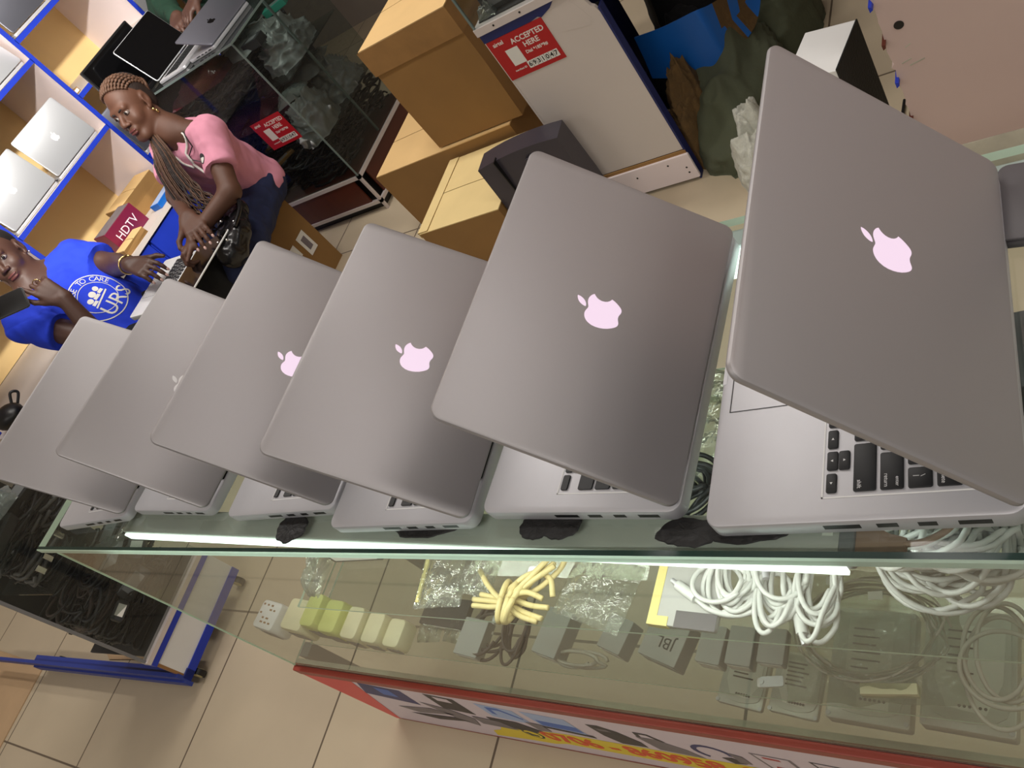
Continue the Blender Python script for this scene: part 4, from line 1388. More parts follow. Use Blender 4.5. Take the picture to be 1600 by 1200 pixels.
def carton(label, loc, sx, sy, sz, rz, m='carton', top='cartontop', flaps=False, name='cardboard_box', cat='cardboard box', group=None, seam=True, stickers=()):
    """box with its base centre at loc"""
    t = thing(name, label, cat, loc, rz, group)
    mb = MB()
    rg = random.Random(int(abs(loc[0]) * 1000))
    j = 0.004
    c8 = [(x + rg.uniform(-j, j), y + rg.uniform(-j, j), z) for z in (0, sz * .5, sz) for x, y in ((-sx / 2, -sy / 2), (sx / 2, -sy / 2), (sx / 2, sy / 2), (-sx / 2, sy / 2))]
    mb.rings([c8[0:4], c8[4:8], c8[8:12]], cap1=False)
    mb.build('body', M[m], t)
    # two long flaps meeting in the middle, slightly bowed
    for s_ in (-1, 1):
        mb = MB()
        y_o, y_i = s_ * sy / 2, s_ * 0.002
        rows = []
        for k in range(9):
            u = k / 8
            x = -sx / 2 + sx * u
            rows.append([(x, y_o, sz - 0.001), (x, y_i, sz - 0.001 + 0.003 * math.sin(PI * u)), (x, y_i, sz + 0.003 + 0.003 * math.sin(PI * u)), (x, y_o, sz + 0.003)])
        mb.rings(rows)
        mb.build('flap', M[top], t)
    if seam:
        MB().box(-sx / 2 - 0.0012, sx / 2 + 0.0012, -0.03, 0.03, sz + 0.0062, sz + 0.0068).build('tape', M['tape'], t)
        MB().box(-sx / 2 - 0.0012, -sx / 2 - 0.0006, -0.03, 0.03, sz * .78, sz + 0.0065).build('tape', M['tape'], t)
    for (fx, u, v, w_, h_, mm) in stickers:
        if fx == '+x':
            MB().box(sx / 2 + 0.004, sx / 2 + 0.0046, u, u + w_, v, v + h_).build('label', M[mm], t)
        if fx == '-y':
            MB().box(u, u + w_, -sy / 2 - 0.0046, -sy / 2 - 0.004, v, v + h_).build('label', M[mm], t)
    return t


carton('small closed brown box on the white countertop, behind the television box', (-3.86, 2.30, 0.5035), 0.16, 0.26, 0.11, -0.12, seam=False)
t = carton('open brown box on the white countertop in front of the television box', (-3.655, 1.98, 0.5035), 0.09, 0.15, 0.035, -0.1, seam=False)
t = thing('television_box', 'purple and red printed box lettered HDTV on the white countertop', 'box', (-3.775, 2.07, 0.5035), -0.1)
mb = MB().rbox(-0.06, 0.06, -0.105, 0.105, 0, 0.115, 0.002, 0.001)
mb.build('body', mat('purple_red_print', (74, 22, 66), 0.4, 0, 0.1, 5, rgb2=(132, 22, 40)), t)
vs, fs = text_geo('HDTV', 0.055, 0.0003)
MB().add(vs, fs, 0, Matrix.Translation((0.0605, 0.0, 0.055)) @ Matrix.Rotation(PI / 2, 4, 'Z') @ Matrix.Rotation(PI / 2, 4, 'X')).build('lettering', M['printwhite'], t)
MB().box(-0.055, 0.055, -0.100, 0.100, 0.1153, 0.1158).build('top_print', M['printgrey'], t)
t = thing('blue_case', 'flat blue case on the white countertop beside the closed brown box', 'case', (-3.66, 2.30, 0.5035), 0.05)
MB().rbox(-0.035, 0.035, -0.09, 0.09, 0, 0.03, 0.004, 0.002).build('body', M['tarp'], t)
MB().box(-0.03, 0.03, -0.085, 0.085, 0.03, 0.0304).build('label', M['printlb'], t)
t = thing('camera', 'black device with a loop strap on the countertop at the left edge', 'device', (-3.62, 1.00, 0.5035), 0.2)
mb = MB()
mb.ell((0, 0, 0.045), 0.075, 0.06, 0.045)
mb.build('body', M['black'], t, True)
MB().tube(spline([(0.0, 0.05, .06), (0.01, 0.085, .09), (0.02, 0.10, .07), (0.01, 0.06, .045)], 6), 0.006, 8).build('strap', M['black'], t, True)
MB().tube(spline([(-0.02, -0.06, .01), (0.06, -0.05, .008), (0.09, 0.03, .008), (0.06, 0.11, .01)], 6), 0.004, 6).build('cord', M['cableg'], t, True)

# ------------------------------------------------------------------ glass cabinet behind the woman
GX0, GX1, GY0, GY1, GT = -3.37, -2.582, 2.328, 2.92, 0.915
gc = thing('glass_cabinet', 'white framed glass cabinet full of dark cables, behind the woman in pink', 'display cabinet', ((GX0 + GX1) / 2, (GY0 + GY1) / 2, 0))
mb = MB()
for (xa, xb, ya, yb) in ((GX0, GX1, GY0, GY0 + .015), (GX0, GX1, GY1 - .015, GY1), (GX0, GX0 + .015, GY0, GY1), (GX1 - .015, GX1, GY0, GY1)):
    mb.box(xa, xb, ya, yb, 0.185, 0.203)
room(mb, 'upper_rail', M['railwhite'], gc)
mb = MB()
for (xa, xb, ya, yb) in ((GX0, GX1, GY0, GY0 + .015), (GX0, GX1, GY1 - .015, GY1), (GX0, GX0 + .015, GY0, GY1), (GX1 - .015, GX1, GY0, GY1)):
    mb.box(xa, xb, ya, yb, 0.04, 0.056)
room(mb, 'lower_rail', M['railwhite'], gc)
for x, y in ((GX0, GY0), (GX1 - .012, GY0), (GX0, GY1 - .012), (GX1 - .012, GY1 - .012)):
    room(MB().box(x, x + .012, y, y + .012, 0, 0.203), 'corner_post', M['railwhite'], gc)
room(MB().box(GX0 + .015, GX1 - 0.06, GY0 + .006, GY0 + .014, 0.056, 0.185), 'plinth_panel', M['mahogany'], gc)
room(MB().box(GX1 - .012, GX1 - .005, GY0 + .06, GY1 - .015, 0.056, 0.185), 'side_plinth', M['mahogany'], gc)
room(MB().box(GX0 + .03, GX1 - .03, GY0 + .03, GY1 - .03, 0.0, 0.185), 'plinth_core', M['black'], gc)
room(MB().box(GX0 + .01, GX1 - .01, GY0 + .01, GY1 - .01, 0.203, 0.21), 'cabinet_floor', M['mahogany'], gc)
for nm, pts in (('front_glass', [(GX0, GY0 + .004), (GX1, GY0 + .004)]), ('side_glass', [(GX1 - .004, GY0), (GX1 - .004, GY1)]), ('back_glass', [(GX1, GY1 - .004), (GX0, GY1 - .004)])):
    (xa, ya), (xb, yb) = pts
    room(MB().add([(xa, ya, .203), (xb, yb, .203), (xb, yb, GT - .008), (xa, ya, GT - .008)], [(0, 1, 2, 3)]), nm, M['glassdark'], gc)
room(MB().box(GX1 - .006, GX1 - .0, GY0, GY0 + .006, .203, GT - .008), 'glass_corner', M['edgegrey'], gc)
room(MB().box(GX0 - .01, GX1 + .008, GY0 - .008, GY1 + .01, GT - .008, GT), 'glass_top', M['glassdark'], gc)
room(MB().box(GX1 + .006, GX1 + .009, GY0 - .008, GY1 + .01, GT - .008, GT), 'top_edge', M['edgegrey'], gc)
room(MB().box(GX0 - .01, GX1 + .009, GY0 - .010, GY0 - .0082, GT - .008, GT), 'top_edge', M['edgegrey'], gc)
room(MB().box(GX0 + .01, GX1 - .012, GY0 + .1, GY1 - .01, .39, .396), 'glass_shelf', M['glassdark'], gc)
room(MB().box(GX0 + .01, GX1 - .012, GY0 + .1, GY1 - .01, .65, .656), 'glass_shelf', M['glassdark'], gc)
room(MB().box(GX1 - .02, GX1 - .012, GY0 + .29, GY0 + .30, .21, GT - .01), 'glass_mullion', M['edgegrey'], gc)
room(MB().box(GX0 + .02, GX0 + .03, GY0 + .02, GY1 - .02, .21, GT - .02), 'inner_back', M['blackrag'], gc)
# sticker on the front pane, letters facing the shop
stx = thing_st = MB()
stx.box(-2.86, -2.665, GY0 + .0015, GY0 + .0028, 0.465, 0.605)
stk = room(stx, 'payment_sticker', M['redstick'], gc, label='red payment sticker lettered ACCEPTED HERE')


def on_front(txt, size, x, z, m, y, parent, align='CENTER', name='lettering'):
    vs, fs = text_geo(txt, size, 0.0002, align, size * .018)
    mb = MB().add([(v[0] + x, y - v[2], v[1] + z) for v in vs], fs)
    return room(mb, name, m, parent)


def sticker_print(x0, x1, z0, z1, y, parent):
    w_, h_ = x1 - x0, z1 - z0
    on_front('ACCEPTED', h_ * .17, x0 + w_ * .66, z0 + h_ * .80, M['paper'], y, parent)
    on_front('HERE', h_ * .17, x0 + w_ * .66, z0 + h_ * .63, M['paper'], y, parent)
    on_front('Dial *185*9#', h_ * .105, x0 + w_ * .68, z0 + h_ * .46, M['paper'], y, parent)
    on_front('airtel', h_ * .13, x0 + w_ * .17, z0 + h_ * .88, M['paper'], y, parent)
    room(MB().box(x0 + w_ * .20, x0 + w_ * .42, y - .0004, y, z0 + h_ * .28, z0 + h_ * .68), 'blank_square', M['paper'], parent)
    room(MB().box(x0 + w_ * .40, x0 + w_ * .94, y - .0004, y, z0 + h_ * .10, z0 + h_ * .27), 'number_strip', M['paper'], parent)
    for k, ch in enumerate('6931047'):
        on_front(ch, h_ * .15, x0 + w_ * (.44 + .0765 * k), z0 + h_ * .185, M['black'], y - .0006, parent, name='digit')
    for k in range(1, 7):
        xx = x0 + w_ * (.40 + .54 / 7 * k)
        room(MB().box(xx - .0006, xx + .0006, y - .0008, y - .0005, z0 + h_ * .10, z0 + h_ * .27), 'number_line', M['printgrey'], parent)
    on_front('merchant ID', h_ * .06, x0 + w_ * .26, z0 + h_ * .17, M['paper'], y, parent)


sticker_print(-2.86, -2.665, 0.465, 0.605, GY0 + .0013, stk)

o = tangle(150, GX0 + .06, GX1 - .035, GY0 + .03, GY1 - .05, .213, .37, 11, .004, .008).build('cable_heap', [M['cableb'], M['darkgrey'], M['black']], None, True)
tag(o, 'heap of black cables at the bottom of the white framed glass cabinet', 'cable heap', kind='stuff')
o = tangle(150, GX0 + .06, GX1 - .20, GY0 + .12, GY1 - .05, .400, .56, 12, .004, .008).build('cable_heap', [M['cableb'], M['darkgrey'], M['cableg']], None, True)
tag(o, 'heap of black and grey cables on the middle shelf of the white framed glass cabinet', 'cable heap', kind='stuff')
o = tangle(110, GX0 + .06, GX1 - .21, GY0 + .12, GY1 - .05, .660, .80, 13, .004, .007).build('cable_heap', [M['cableb'], M['darkgrey'], M['cableg']], None, True)
tag(o, 'heap of cables on the top shelf of the white framed glass cabinet', 'cable heap', kind='stuff')
bg = 'clear bags of parts in the white framed cabinet'
plastic_bag('grey clear bag on the middle shelf of the white framed cabinet, by its side glass', (-2.75, 2.68, .565), 0.22, 0.26, 0.06, 0.3, 21, group=bg, m='baggrey')
plastic_bag('bright clear bag near the front corner on the middle shelf of the white framed cabinet', (-2.72, 2.50, .565), 0.16, 0.10, 0.05, 0.5, 22, group=bg, m='baggrey')
plastic_bag('clear bag on the top shelf of the white framed cabinet', (-2.80, 2.60, .805), 0.24, 0.26, 0.06, -0.2, 23, group=bg, m='baggrey')
plastic_bag('big clear bag low in the white framed cabinet beside the brown box', (-2.70, 2.78, .375), 0.14, 0.18, 0.012, 0.2, 24, group=bg, m='baggrey')
HEAPS = [('bag', 'pale grey bag at the side glass, middle shelf of the white framed cabinet', 'bag', (-2.69, 2.47, .3965), .075, .11, .15, 31),
         ('bag', 'second pale grey bag, deeper on the middle shelf of the white framed cabinet', 'bag', (-2.70, 2.74, .3965), .085, .11, .13, 32),
         ('bag', 'pale grey bag on the top shelf of the white framed cabinet under the silver laptop', 'bag', (-2.70, 2.66, .6565), .085, .14, .14, 33)]
for k, (loc, sz_, m, lab) in enumerate((((-2.69, 2.52, .802), (.10, .06, .035), 'darkgrey', 'dark charger on the top shelf of the white framed cabinet'),
                                        ((-2.74, 2.80, .802), (.12, .05, .03), 'teal', 'teal packet on the top shelf of the white framed cabinet'),
                                        ((-2.66, 2.57, .376), (.07, .12, .012), 'darkgrey', 'dark adapter at the bottom corner of the white framed cabinet'),
                                        ((-2.95, 2.38, .376), (.16, .04, .014), 'carton', 'strip of cardboard at the bottom front of the white framed cabinet'))):
    t = thing('packet', lab, 'packet', loc, .3 * k)
    MB().rbox(-sz_[0] / 2, sz_[0] / 2, -sz_[1] / 2, sz_[1] / 2, 0, sz_[2], .004, .002).build('body', M[m], t)
    MB().box(-sz_[0] * .3, sz_[0] * .3, -sz_[1] * .3, sz_[1] * .3, sz_[2], sz_[2] + .0005).build('label', M['grey'], t)
plastic_bag('large maroon bag at the top left behind the front glass of the white framed cabinet', (-3.00, 2.44, .805), 0.36, 0.20, 0.085, 0.1, 25, group=None, m='bagred')
plastic_bag('second maroon bag, lower behind the front glass of the white framed cabinet', (-3.02, 2.47, .565), 0.34, 0.22, 0.080, -0.1, 26, group=None, m='bagred')
# laptops on top of that cabinet
laptop('silver laptop with a black emblem on top of the white framed glass cabinet', -2.705, 2.362, GT + .0005, 0.06, 0.43, 0.29, 0.185, 0.014, 'logo_black', 'alu', 'lid_grey', kb=False)
laptop('open laptop with a dark screen facing out, on top of the white framed glass cabinet', -3.115, 2.655, GT + .0005, PI, 1.93, 0.295, 0.195, 0.012, None, 'alu', 'lid_silver', kb=True, bezel_m='lid_silver')
t = thing('monitor', 'black flat screen standing behind the open laptop on the white framed glass cabinet', 'monitor', (-3.275, 2.42, GT + .0005), 0)
mb = MB().rbox(-0.18, 0.18, -0.11, 0.11, -0.006, 0.006, 0.006, 0.002, T=Matrix.Translation((0, 0, 0.12)) @ Matrix.Rotation(PI / 2, 4, 'Z') @ Matrix.Rotation(PI / 2, 4, 'X'))
sc0 = mb.build('housing', M['black'], t)
mb = MB().box(0.0062, 0.0068, -0.172, 0.172, 0.02, 0.222)
mb.build('screen', M['blackgloss'], sc0)
MB().rbox(-0.03, 0.06, -0.08, 0.08, 0, 0.008, 0.02, 0.002).build('stand', M['black'], t)
# ------------------------------------------------------------------ cardboard boxes in the middle of the shop
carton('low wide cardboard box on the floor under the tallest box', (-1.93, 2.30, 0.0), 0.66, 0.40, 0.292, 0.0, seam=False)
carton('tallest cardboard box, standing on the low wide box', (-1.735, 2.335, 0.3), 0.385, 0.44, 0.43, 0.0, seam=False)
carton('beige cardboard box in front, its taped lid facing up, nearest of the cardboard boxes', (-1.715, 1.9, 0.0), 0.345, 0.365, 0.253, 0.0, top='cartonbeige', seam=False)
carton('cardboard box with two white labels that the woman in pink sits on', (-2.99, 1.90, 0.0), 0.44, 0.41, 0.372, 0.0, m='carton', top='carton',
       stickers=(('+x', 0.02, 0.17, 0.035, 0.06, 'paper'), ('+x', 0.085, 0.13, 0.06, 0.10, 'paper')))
for o in list(bpy.data.objects):
    if o.type == 'EMPTY' and o.get('label', '').startswith('tallest cardboard'):
        mb = MB()
        mb.rings([[(sx * (.1925 + e), sy * (.22 + e), z_) for sx, sy in ((-1, -1), (1, -1), (1, 1), (-1, 1))] for z_, e in ((.335, .0005), (.335, .005), (.4305, .005))], cap0=False, cap1=False)
        mb.build('lid_band', M['cartonedge'], o, label='darker band of the box lid')
    if o.type == 'EMPTY' and o.get('label', '').startswith('beige cardboard'):
        mb = MB()
        mb.box(-.1775, -.135, -.180, .180, .2592, .2600)
        mb.box(-.1785, -.1775, -.180, .180, .235, .2600)
        mb.build('tape', M['cartonbeige'], o)
for o in list(bpy.data.objects):
    if o.name.startswith('cardboard_box') and o.type == 'EMPTY' and 'woman' in o.get('label', ''):
        MB().box(0.2247, 0.2253, 0.1, 0.13, 0.15, 0.21).build('label_print', M['printgrey'], o)

t = thing('carry_case', 'dark grey leatherette case standing on the floor between beige box and white cabinet', 'case', (-1.392, 1.80, 0.0), 0.07)
mb = MB()
rows = []
for k in range(11):
    u = k / 10
    zz_ = 0.40 - 0.012 * (2 * u - 1) ** 2
    x = -0.145 + 0.29 * u
    rows.append([(x, -0.045, 0), (x, -0.05 - .006 * math.sin(PI * u), zz_ * .5), (x, -0.04, zz_), (x, 0.04, zz_), (x, 0.05, zz_ * .5), (x, 0.045, 0)])
mb.rings(rows)
cs = mb.build('body', M['casegrey'], t, 30)
MB().box(-0.072, -0.069, -0.0575, -0.03, 0.0, 0.402).build('seam', M['black'], t)
mb = MB()
mb.cyl((0.03, -0.0545, 0.355), (0.03, -0.051, 0.355), 0.016, n=20)
mb.cyl((0.03, -0.056, 0.355), (0.03, -0.054, 0.355), 0.012, n=20)
mb.build('snap', M['casegrey'], t)

# ------------------------------------------------------------------ white cabinet with glass top and red sticker
WX0, WX1, WY0, WY1 = -1.352, -1.000, 1.906, 2.62
wc = thing('white_cabinet', 'tall white cabinet with a red payment sticker and a glass top', 'display cabinet', ((WX0 + WX1) / 2, (WY0 + WY1) / 2, 0))
room(MB().box(WX0 + .004, WX1 - .30, WY0 + .012, WY1, 0.0, 0.69), 'carcass', M['darkblue'], wc)
room(MB().box(WX1 - .30, WX1 - .01, WY0 + .012, WY0 + .03, 0.0, 0.62), 'panel_back', M['blackrag'], wc)
mb = MB()
pts = [(WX0 + .003, 0.12), (WX1 - .003, 0.12), (WX1 - .003, 0.60), (WX1 - .012, 0.625), (WX1 - .02, 0.632), (WX1 - .03, 0.66), (WX1 - .028, 0.69), (WX0 + .003, 0.69)]
mb.poly(pts, 0, 0.012, 0, Matrix.Translation((0, WY0 + .012, 0)) @ UPX)
room(mb, 'front_panel', M['whitelam'], wc, label='white front panel with one broken corner')
room(MB().box(WX0, WX0 + .005, WY0 - .001, WY1, 0.0, 0.69), 'side_edge', M['whitelam'], wc)
room(MB().box(WX1 - .005, WX1 + .001, WY0 - .001, WY0 + .03, 0.0, 0.62), 'side_edge', M['darkblue'], wc, label='dark blue right edge')
mb = MB()
mb.rbox(WX0 + .02, WX1 + .004, 0.012, 0.107, -0.010, 0, 0.006, 0.002, T=Matrix.Translation((0, WY0, 0)) @ UPX @ Matrix.Scale(-1, 4, (0, 0, 1)))
kp = room(mb, 'kick_board', M['pinklam'], wc)
for x, z in ((-1.18, .075), (-1.07, .085), (-1.02, .06), (-1.02, .04)):
    room(MB().cyl((x, WY0 - .0105, z), (x, WY0 - .0095, z), 0.0032, n=10), 'screw', M['black'], kp)
room(MB().box(WX0 + .012, WX1, WY0 - .004, WY0 + .002, 0.107, 0.117), 'kick_gap', M['cartonedge'], wc, label='raw brown edge above the kick board')
mb = MB()
mb.poly([(WX0, 0.690), (WX1 - .10, 0.690), (WX1 - .12, 0.675), (WX1 - .155, 0.662), (WX1 - .165, 0.668), (WX1 - .19, 0.664), (WX0, 0.664)], 0, 0.002, 0, Matrix.Translation((0, WY0 - .0005, 0)) @ UPX)
room(mb, 'blue_stripe', M['darkblue'], wc, label='peeling dark blue stripe under the glass')
mb = MB().box(WX0 - .004, WX1, WY0 - .006, WY1, 0.69, 0.712)
rl = room(mb, 'top_rail', M['railwhite'], wc)
for x in (-1.29, -1.20, -1.11):
    room(MB().cyl((x, WY0 - .0068, 0.702), (x, WY0 - .0058, 0.702), 0.0032, n=10), 'screw', M['black'], rl)
room(MB().add([(WX0, WY0, .712), (WX1, WY0, .712), (WX1, WY0, 1.0), (WX0, WY0, 1.0)], [(0, 1, 2, 3)]), 'front_glass', M['glassdark'], wc)
room(MB().add([(WX0, WY0, .712), (WX0, WY1, .712), (WX0, WY1, 1.0), (WX0, WY0, 1.0)], [(0, 1, 2, 3)]), 'side_glass', M['glassdark'], wc)
room(MB().box(WX0 - .003, WX0 + .003, WY0 - .003, WY0 + .003, .712, 1.0), 'glass_corner', M['edgegrey'], wc)
room(MB().box(WX0 + .01, WX1, WY0 + .02, WY1, .712, .716), 'inner_floor', M['darkgrey'], wc)
stk = room(MB().box(-1.349, -1.158, WY0 - .0018, WY0 - .0006, 0.531, 0.663), 'payment_sticker', M['redstick'], wc, label='red payment sticker lettered ACCEPTED HERE')
sticker_print(-1.349, -1.158, 0.531, 0.663, WY0 - .002, stk)
mb = MB()
mb.poly([(-1.145, 0.665), (-1.07, 0.672), (-1.055, 0.655), (-1.035, 0.60), (-1.05, 0.585), (-1.09, 0.592), (-1.13, 0.60)], 0, 0.0004, 0, Matrix.Translation((0, WY0 - .0001, 0)) @ UPX)
room(mb, 'paper_remnant', M['whitelam'], wc, label='blank torn paper notice')
for k, (loc, lab) in enumerate((((-1.27, 2.02, .7165), 'dark box inside the glass top of the white cabinet'), ((-1.12, 2.02, .7165), 'second dark box inside the glass top of the white cabinet, to the right'))):
    t = thing('dark_packet', lab, 'packet', loc, .1)
    MB().rbox(-.055, .055, -.07, .07, 0, .06, .004, .002).build('body', M['darkgrey'], t)
    MB().box(-.03, .03, -.071, -.0705, .015, .045).build('label', M['grey'], t)
plastic_bag('small grey bag at the front corner inside the glass top of the white cabinet', (-1.31, 1.945, .7165), 0.06, 0.04, 0.05, 0, 31, group=None)


# ------------------------------------------------------------------ heaps of cloth behind the counter
def heap(name, label, cat, loc, rx, ry, h, m, seed, folds=6, n=56, rz=0.0, group=None, fold=1.0):
    """cloth lying in a soft heap: rounded body, radiating and crossing folds"""
    vs, fs = [], []
    for i in range(n + 1):
        th = i / n * PI / 2
        for j in range(n):
            ph = 2 * PI * j / n
            u, v, w_ = math.cos(ph) * math.sin(th), math.sin(ph) * math.sin(th), math.cos(th)
            f = 1 + .22 * noise.noise((u * 1.3 + seed, v * 1.3, w_ + seed))
            warp = noise.noise((u * 1.5, v * 1.5 + seed, w_ * 1.5)) * 2.2
            rid = 1 - abs(math.sin(folds * .5 * (u * 1.2 + v * .6) + warp * 2 + seed))
            rid2 = 1 - abs(math.sin(folds * .8 * (v - u * .4 + w_ * .7) + warp * 1.6))
            d = fold * (.060 * rid ** 2 + .045 * rid2 ** 2 + .02 * noise.noise((u * 6, v * 6, w_ * 6 + seed)))
            g = f * (1 + d)
            vs.append((rx * u * g * (1 + .10 * (1 - w_)), ry * v * g * (1 + .10 * (1 - w_)), max(0.0, h * (w_ ** .8) * (g + .25 * noise.noise((u * 1.8, v * 1.8, seed * 1.7))))))
    for i in range(n):
        for j in range(n):
            a, b2 = i * n + j, i * n + (j + 1) % n
            fs.append((a, a + n, b2 + n, b2))
    fs.append(tuple(n * n + j for j in range(n)))
    mb = MB().add(vs, fs)
    o = mb.build(name, m, None, True, loc, rz)
    return tag(o, label, cat, group)


for nm_, lb_, ct_, lc_, ra_, rb_, hh_, sd_ in HEAPS:
    heap(nm_, lb_, ct_, lc_, ra_, rb_, hh_, M['greybag'], sd_, 9, 60, fold=3.0, group='pale grey bags in the white framed cabinet')
heap('olive_cloth', 'crumpled olive green cloth heaped on the floor right of the white cabinet', 'cloth', (-0.885, 2.14, 0.0), 0.14, 0.24, 0.22, M['olive'], 2, 5)
heap('olive_cloth', 'second olive green cloth bunched up behind the first, by the floor tiles', 'cloth', (-0.80, 2.48, 0.0), 0.11, 0.14, 0.24, M['olive'], 7, 7)
heap('black_filler', 'black heap filling the dark space behind the blue tarpaulin, right of the white cabinet', 'cloth', (-1.00, 2.82, 0.0), 0.24, 0.30, 0.46, M['blackrag'], 9, 4)  # black heap added to give the shaded space its darkness
heap('brown_cloth', 'brown shaggy cloth squeezed beside the white cabinet', 'cloth', (-0.985, 2.06, 0.0), 0.055, 0.10, 0.26, M['brownrag'], 12, 9, fold=1.6)
t = thing('grey_garment', 'pale grey knitted garment behind the lid of the nearest laptop', 'clothing', (-0.80, 1.86, 0.0))
for k, (dx, dy, z, rx, ry, h) in enumerate(((0, -.02, 0, .055, .07, .13), (0.0, .06, 0, .055, .07, .17))):
    o = heap('fold', '', 'x', (0, 0, 0), rx, ry, h, M['greywool'], 15 + k, 5, 44, fold=1.6)
    for kk in ('label', 'category'):
        del o[kk]
    o.parent = t
    o.location = (dx, dy, z)
mb = MB()
rows = []
for k in range(40):
    u = k / 39
    a = u * 4.6
    # a stiff sheet: runs along the cabinet, rolls over and back
    px = [(-1.09, 2.16, .34), (-1.00, 2.15, .34), (-0.90, 2.16, .34), (-0.86, 2.20, .32), (-0.80, 2.28, .30), (-0.765, 2.36, .34), (-0.80, 2.43, .40), (-0.88, 2.46, .41), (-0.95, 2.45, .40)]
    rows.append(u)
path = spline(px, 6)
rows = []
for i, p in enumerate(path):
    u = i / (len(path) - 1)
    lo = -0.10 - 0.04 * math.sin(u * 7)
    rows.append([tuple(p + Vector((0, 0, 0.03))), tuple(p + Vector((0.012 * math.sin(u * 9), -0.012, lo * .4))), tuple(p + Vector((0.02 * math.sin(u * 5), -0.03, lo))),
                 tuple(p + Vector((0.02 * math.sin(u * 5) + .003, -0.027, lo))), tuple(p + Vector((0.012 * math.sin(u * 9) + .003, -0.009, lo * .4))), tuple(p + Vector((0.003, 0.003, 0.03)))])
mb.rings(rows)
o = mb.build('blue_tarpaulin', [M['tarp'], M['brownrag']], None, 50)
for pgn in o.data.polygons:
    c_ = pgn.center
    if -0.86 < c_.x < -0.79 and c_.y < 2.36 and noise.noise(c_ * 25) > -.25:
        pgn.material_index = 1
tag(o, 'stiff blue tarpaulin with a rust brown patch folded over beside the white cabinet', 'tarpaulin')
heap('sack', 'dark sack under the blue tarpaulin', 'sack', (-1.06, 2.40, 0.0), 0.16, 0.12, 0.26, M['blackrag'], 19, 4)
heap('grey_rag', 'small grey rag on the floor tiles at the top edge of the photo', 'cloth', (-0.80, 2.86, 0.0), 0.06, 0.07, 0.05, M['greywool'], 23, 5)

# white computer case with a black front
t = thing('computer_case', 'white box with a black side standing on the floor behind the nearest laptop', 'computer', (-0.50, 1.71, 0.0), -0.205)
MB().rbox(-0.058, 0.060, -0.082, 0.082, 0.004, 0.40, 0.003, 0.002).build('body', M['white'], t)
MB().box(0.060, 0.063, -0.081, 0.081, 0.004, 0.402).build('side_panel', M['rubber'], t, label='plain black side')
for x in (-.04, .04):
    for y in (-.06, .06):
        MB().cyl((x, y, 0), (x, y, 0.006), 0.009).build('foot', M['black'], t)
for k, (pts, lab) in enumerate(((((-0.86, 2.32, .0045), (-0.80, 2.25, .0045), (-0.70, 2.10, .0045), (-0.60, 1.95, .0045)), 'black cable crossing the floor tiles towards the white box'),
                                (((-0.405, 1.95, .0045), (-0.41, 1.86, .0045), (-0.415, 1.76, .0045)), 'black cable on the tiles between the white box and the pink board'),
                                (((-0.43, 1.97, .0045), (-0.435, 1.88, .0045), (-0.435, 1.80, .0045)), 'second black cable on the tiles, closer to the white box'),
                                (((-1.00, 1.70, .0045), (-0.95, 1.62, .0045), (-0.90, 1.50, .0045), (-0.86, 1.42, .0045)), 'thin wire trailing over the floor in front of the white cabinet'))):
    o = MB().tube(spline(pts, 8), 0.004 if k < 3 else 0.002, 8).build('floor_cable', M['cableb'], None, True)
    tag(o, lab, 'cable')
t = thing('twig_bundle', 'small knot of brown wire by the back edge of the counter, behind the second laptop', 'wire', (-0.385, 0.66, 0.0))
bpy.data.objects.remove(t)

# things at the back right edge of the counter
t = thing('closed_laptop', 'closed grey laptop at the back right corner of the counter', 'laptop', (-0.02, 0.560, TOP + .0005), -0.12)
MB().rbox(-0.068, 0.16, -0.045, 0.040, 0.0, 0.008, 0.008, 0.002).build('base', M['midgrey'], t, 40)
MB().rbox(-0.068, 0.16, -0.045, 0.040, 0.0085, 0.012, 0.008, 0.002).build('lid', M['midgrey'], t, 40)
o = MB().tube(spline([(-0.040, 0.58, TOP + .016), (-0.050, 0.50, TOP + .006), (-0.052, 0.44, TOP + .006), (-0.038, 0.36, TOP + .0045), (-0.02, 0.28, TOP + .0045)], 8), 0.003, 8).build('white_lead', M['cablew'], None, True)
tag(o, 'white lead running along the counter at the right edge of the photo', 'cable')
# ------------------------------------------------------------------ people: blended solids meshed with surface nets
def V3(p):
    return np.array(p, dtype=np.float32)


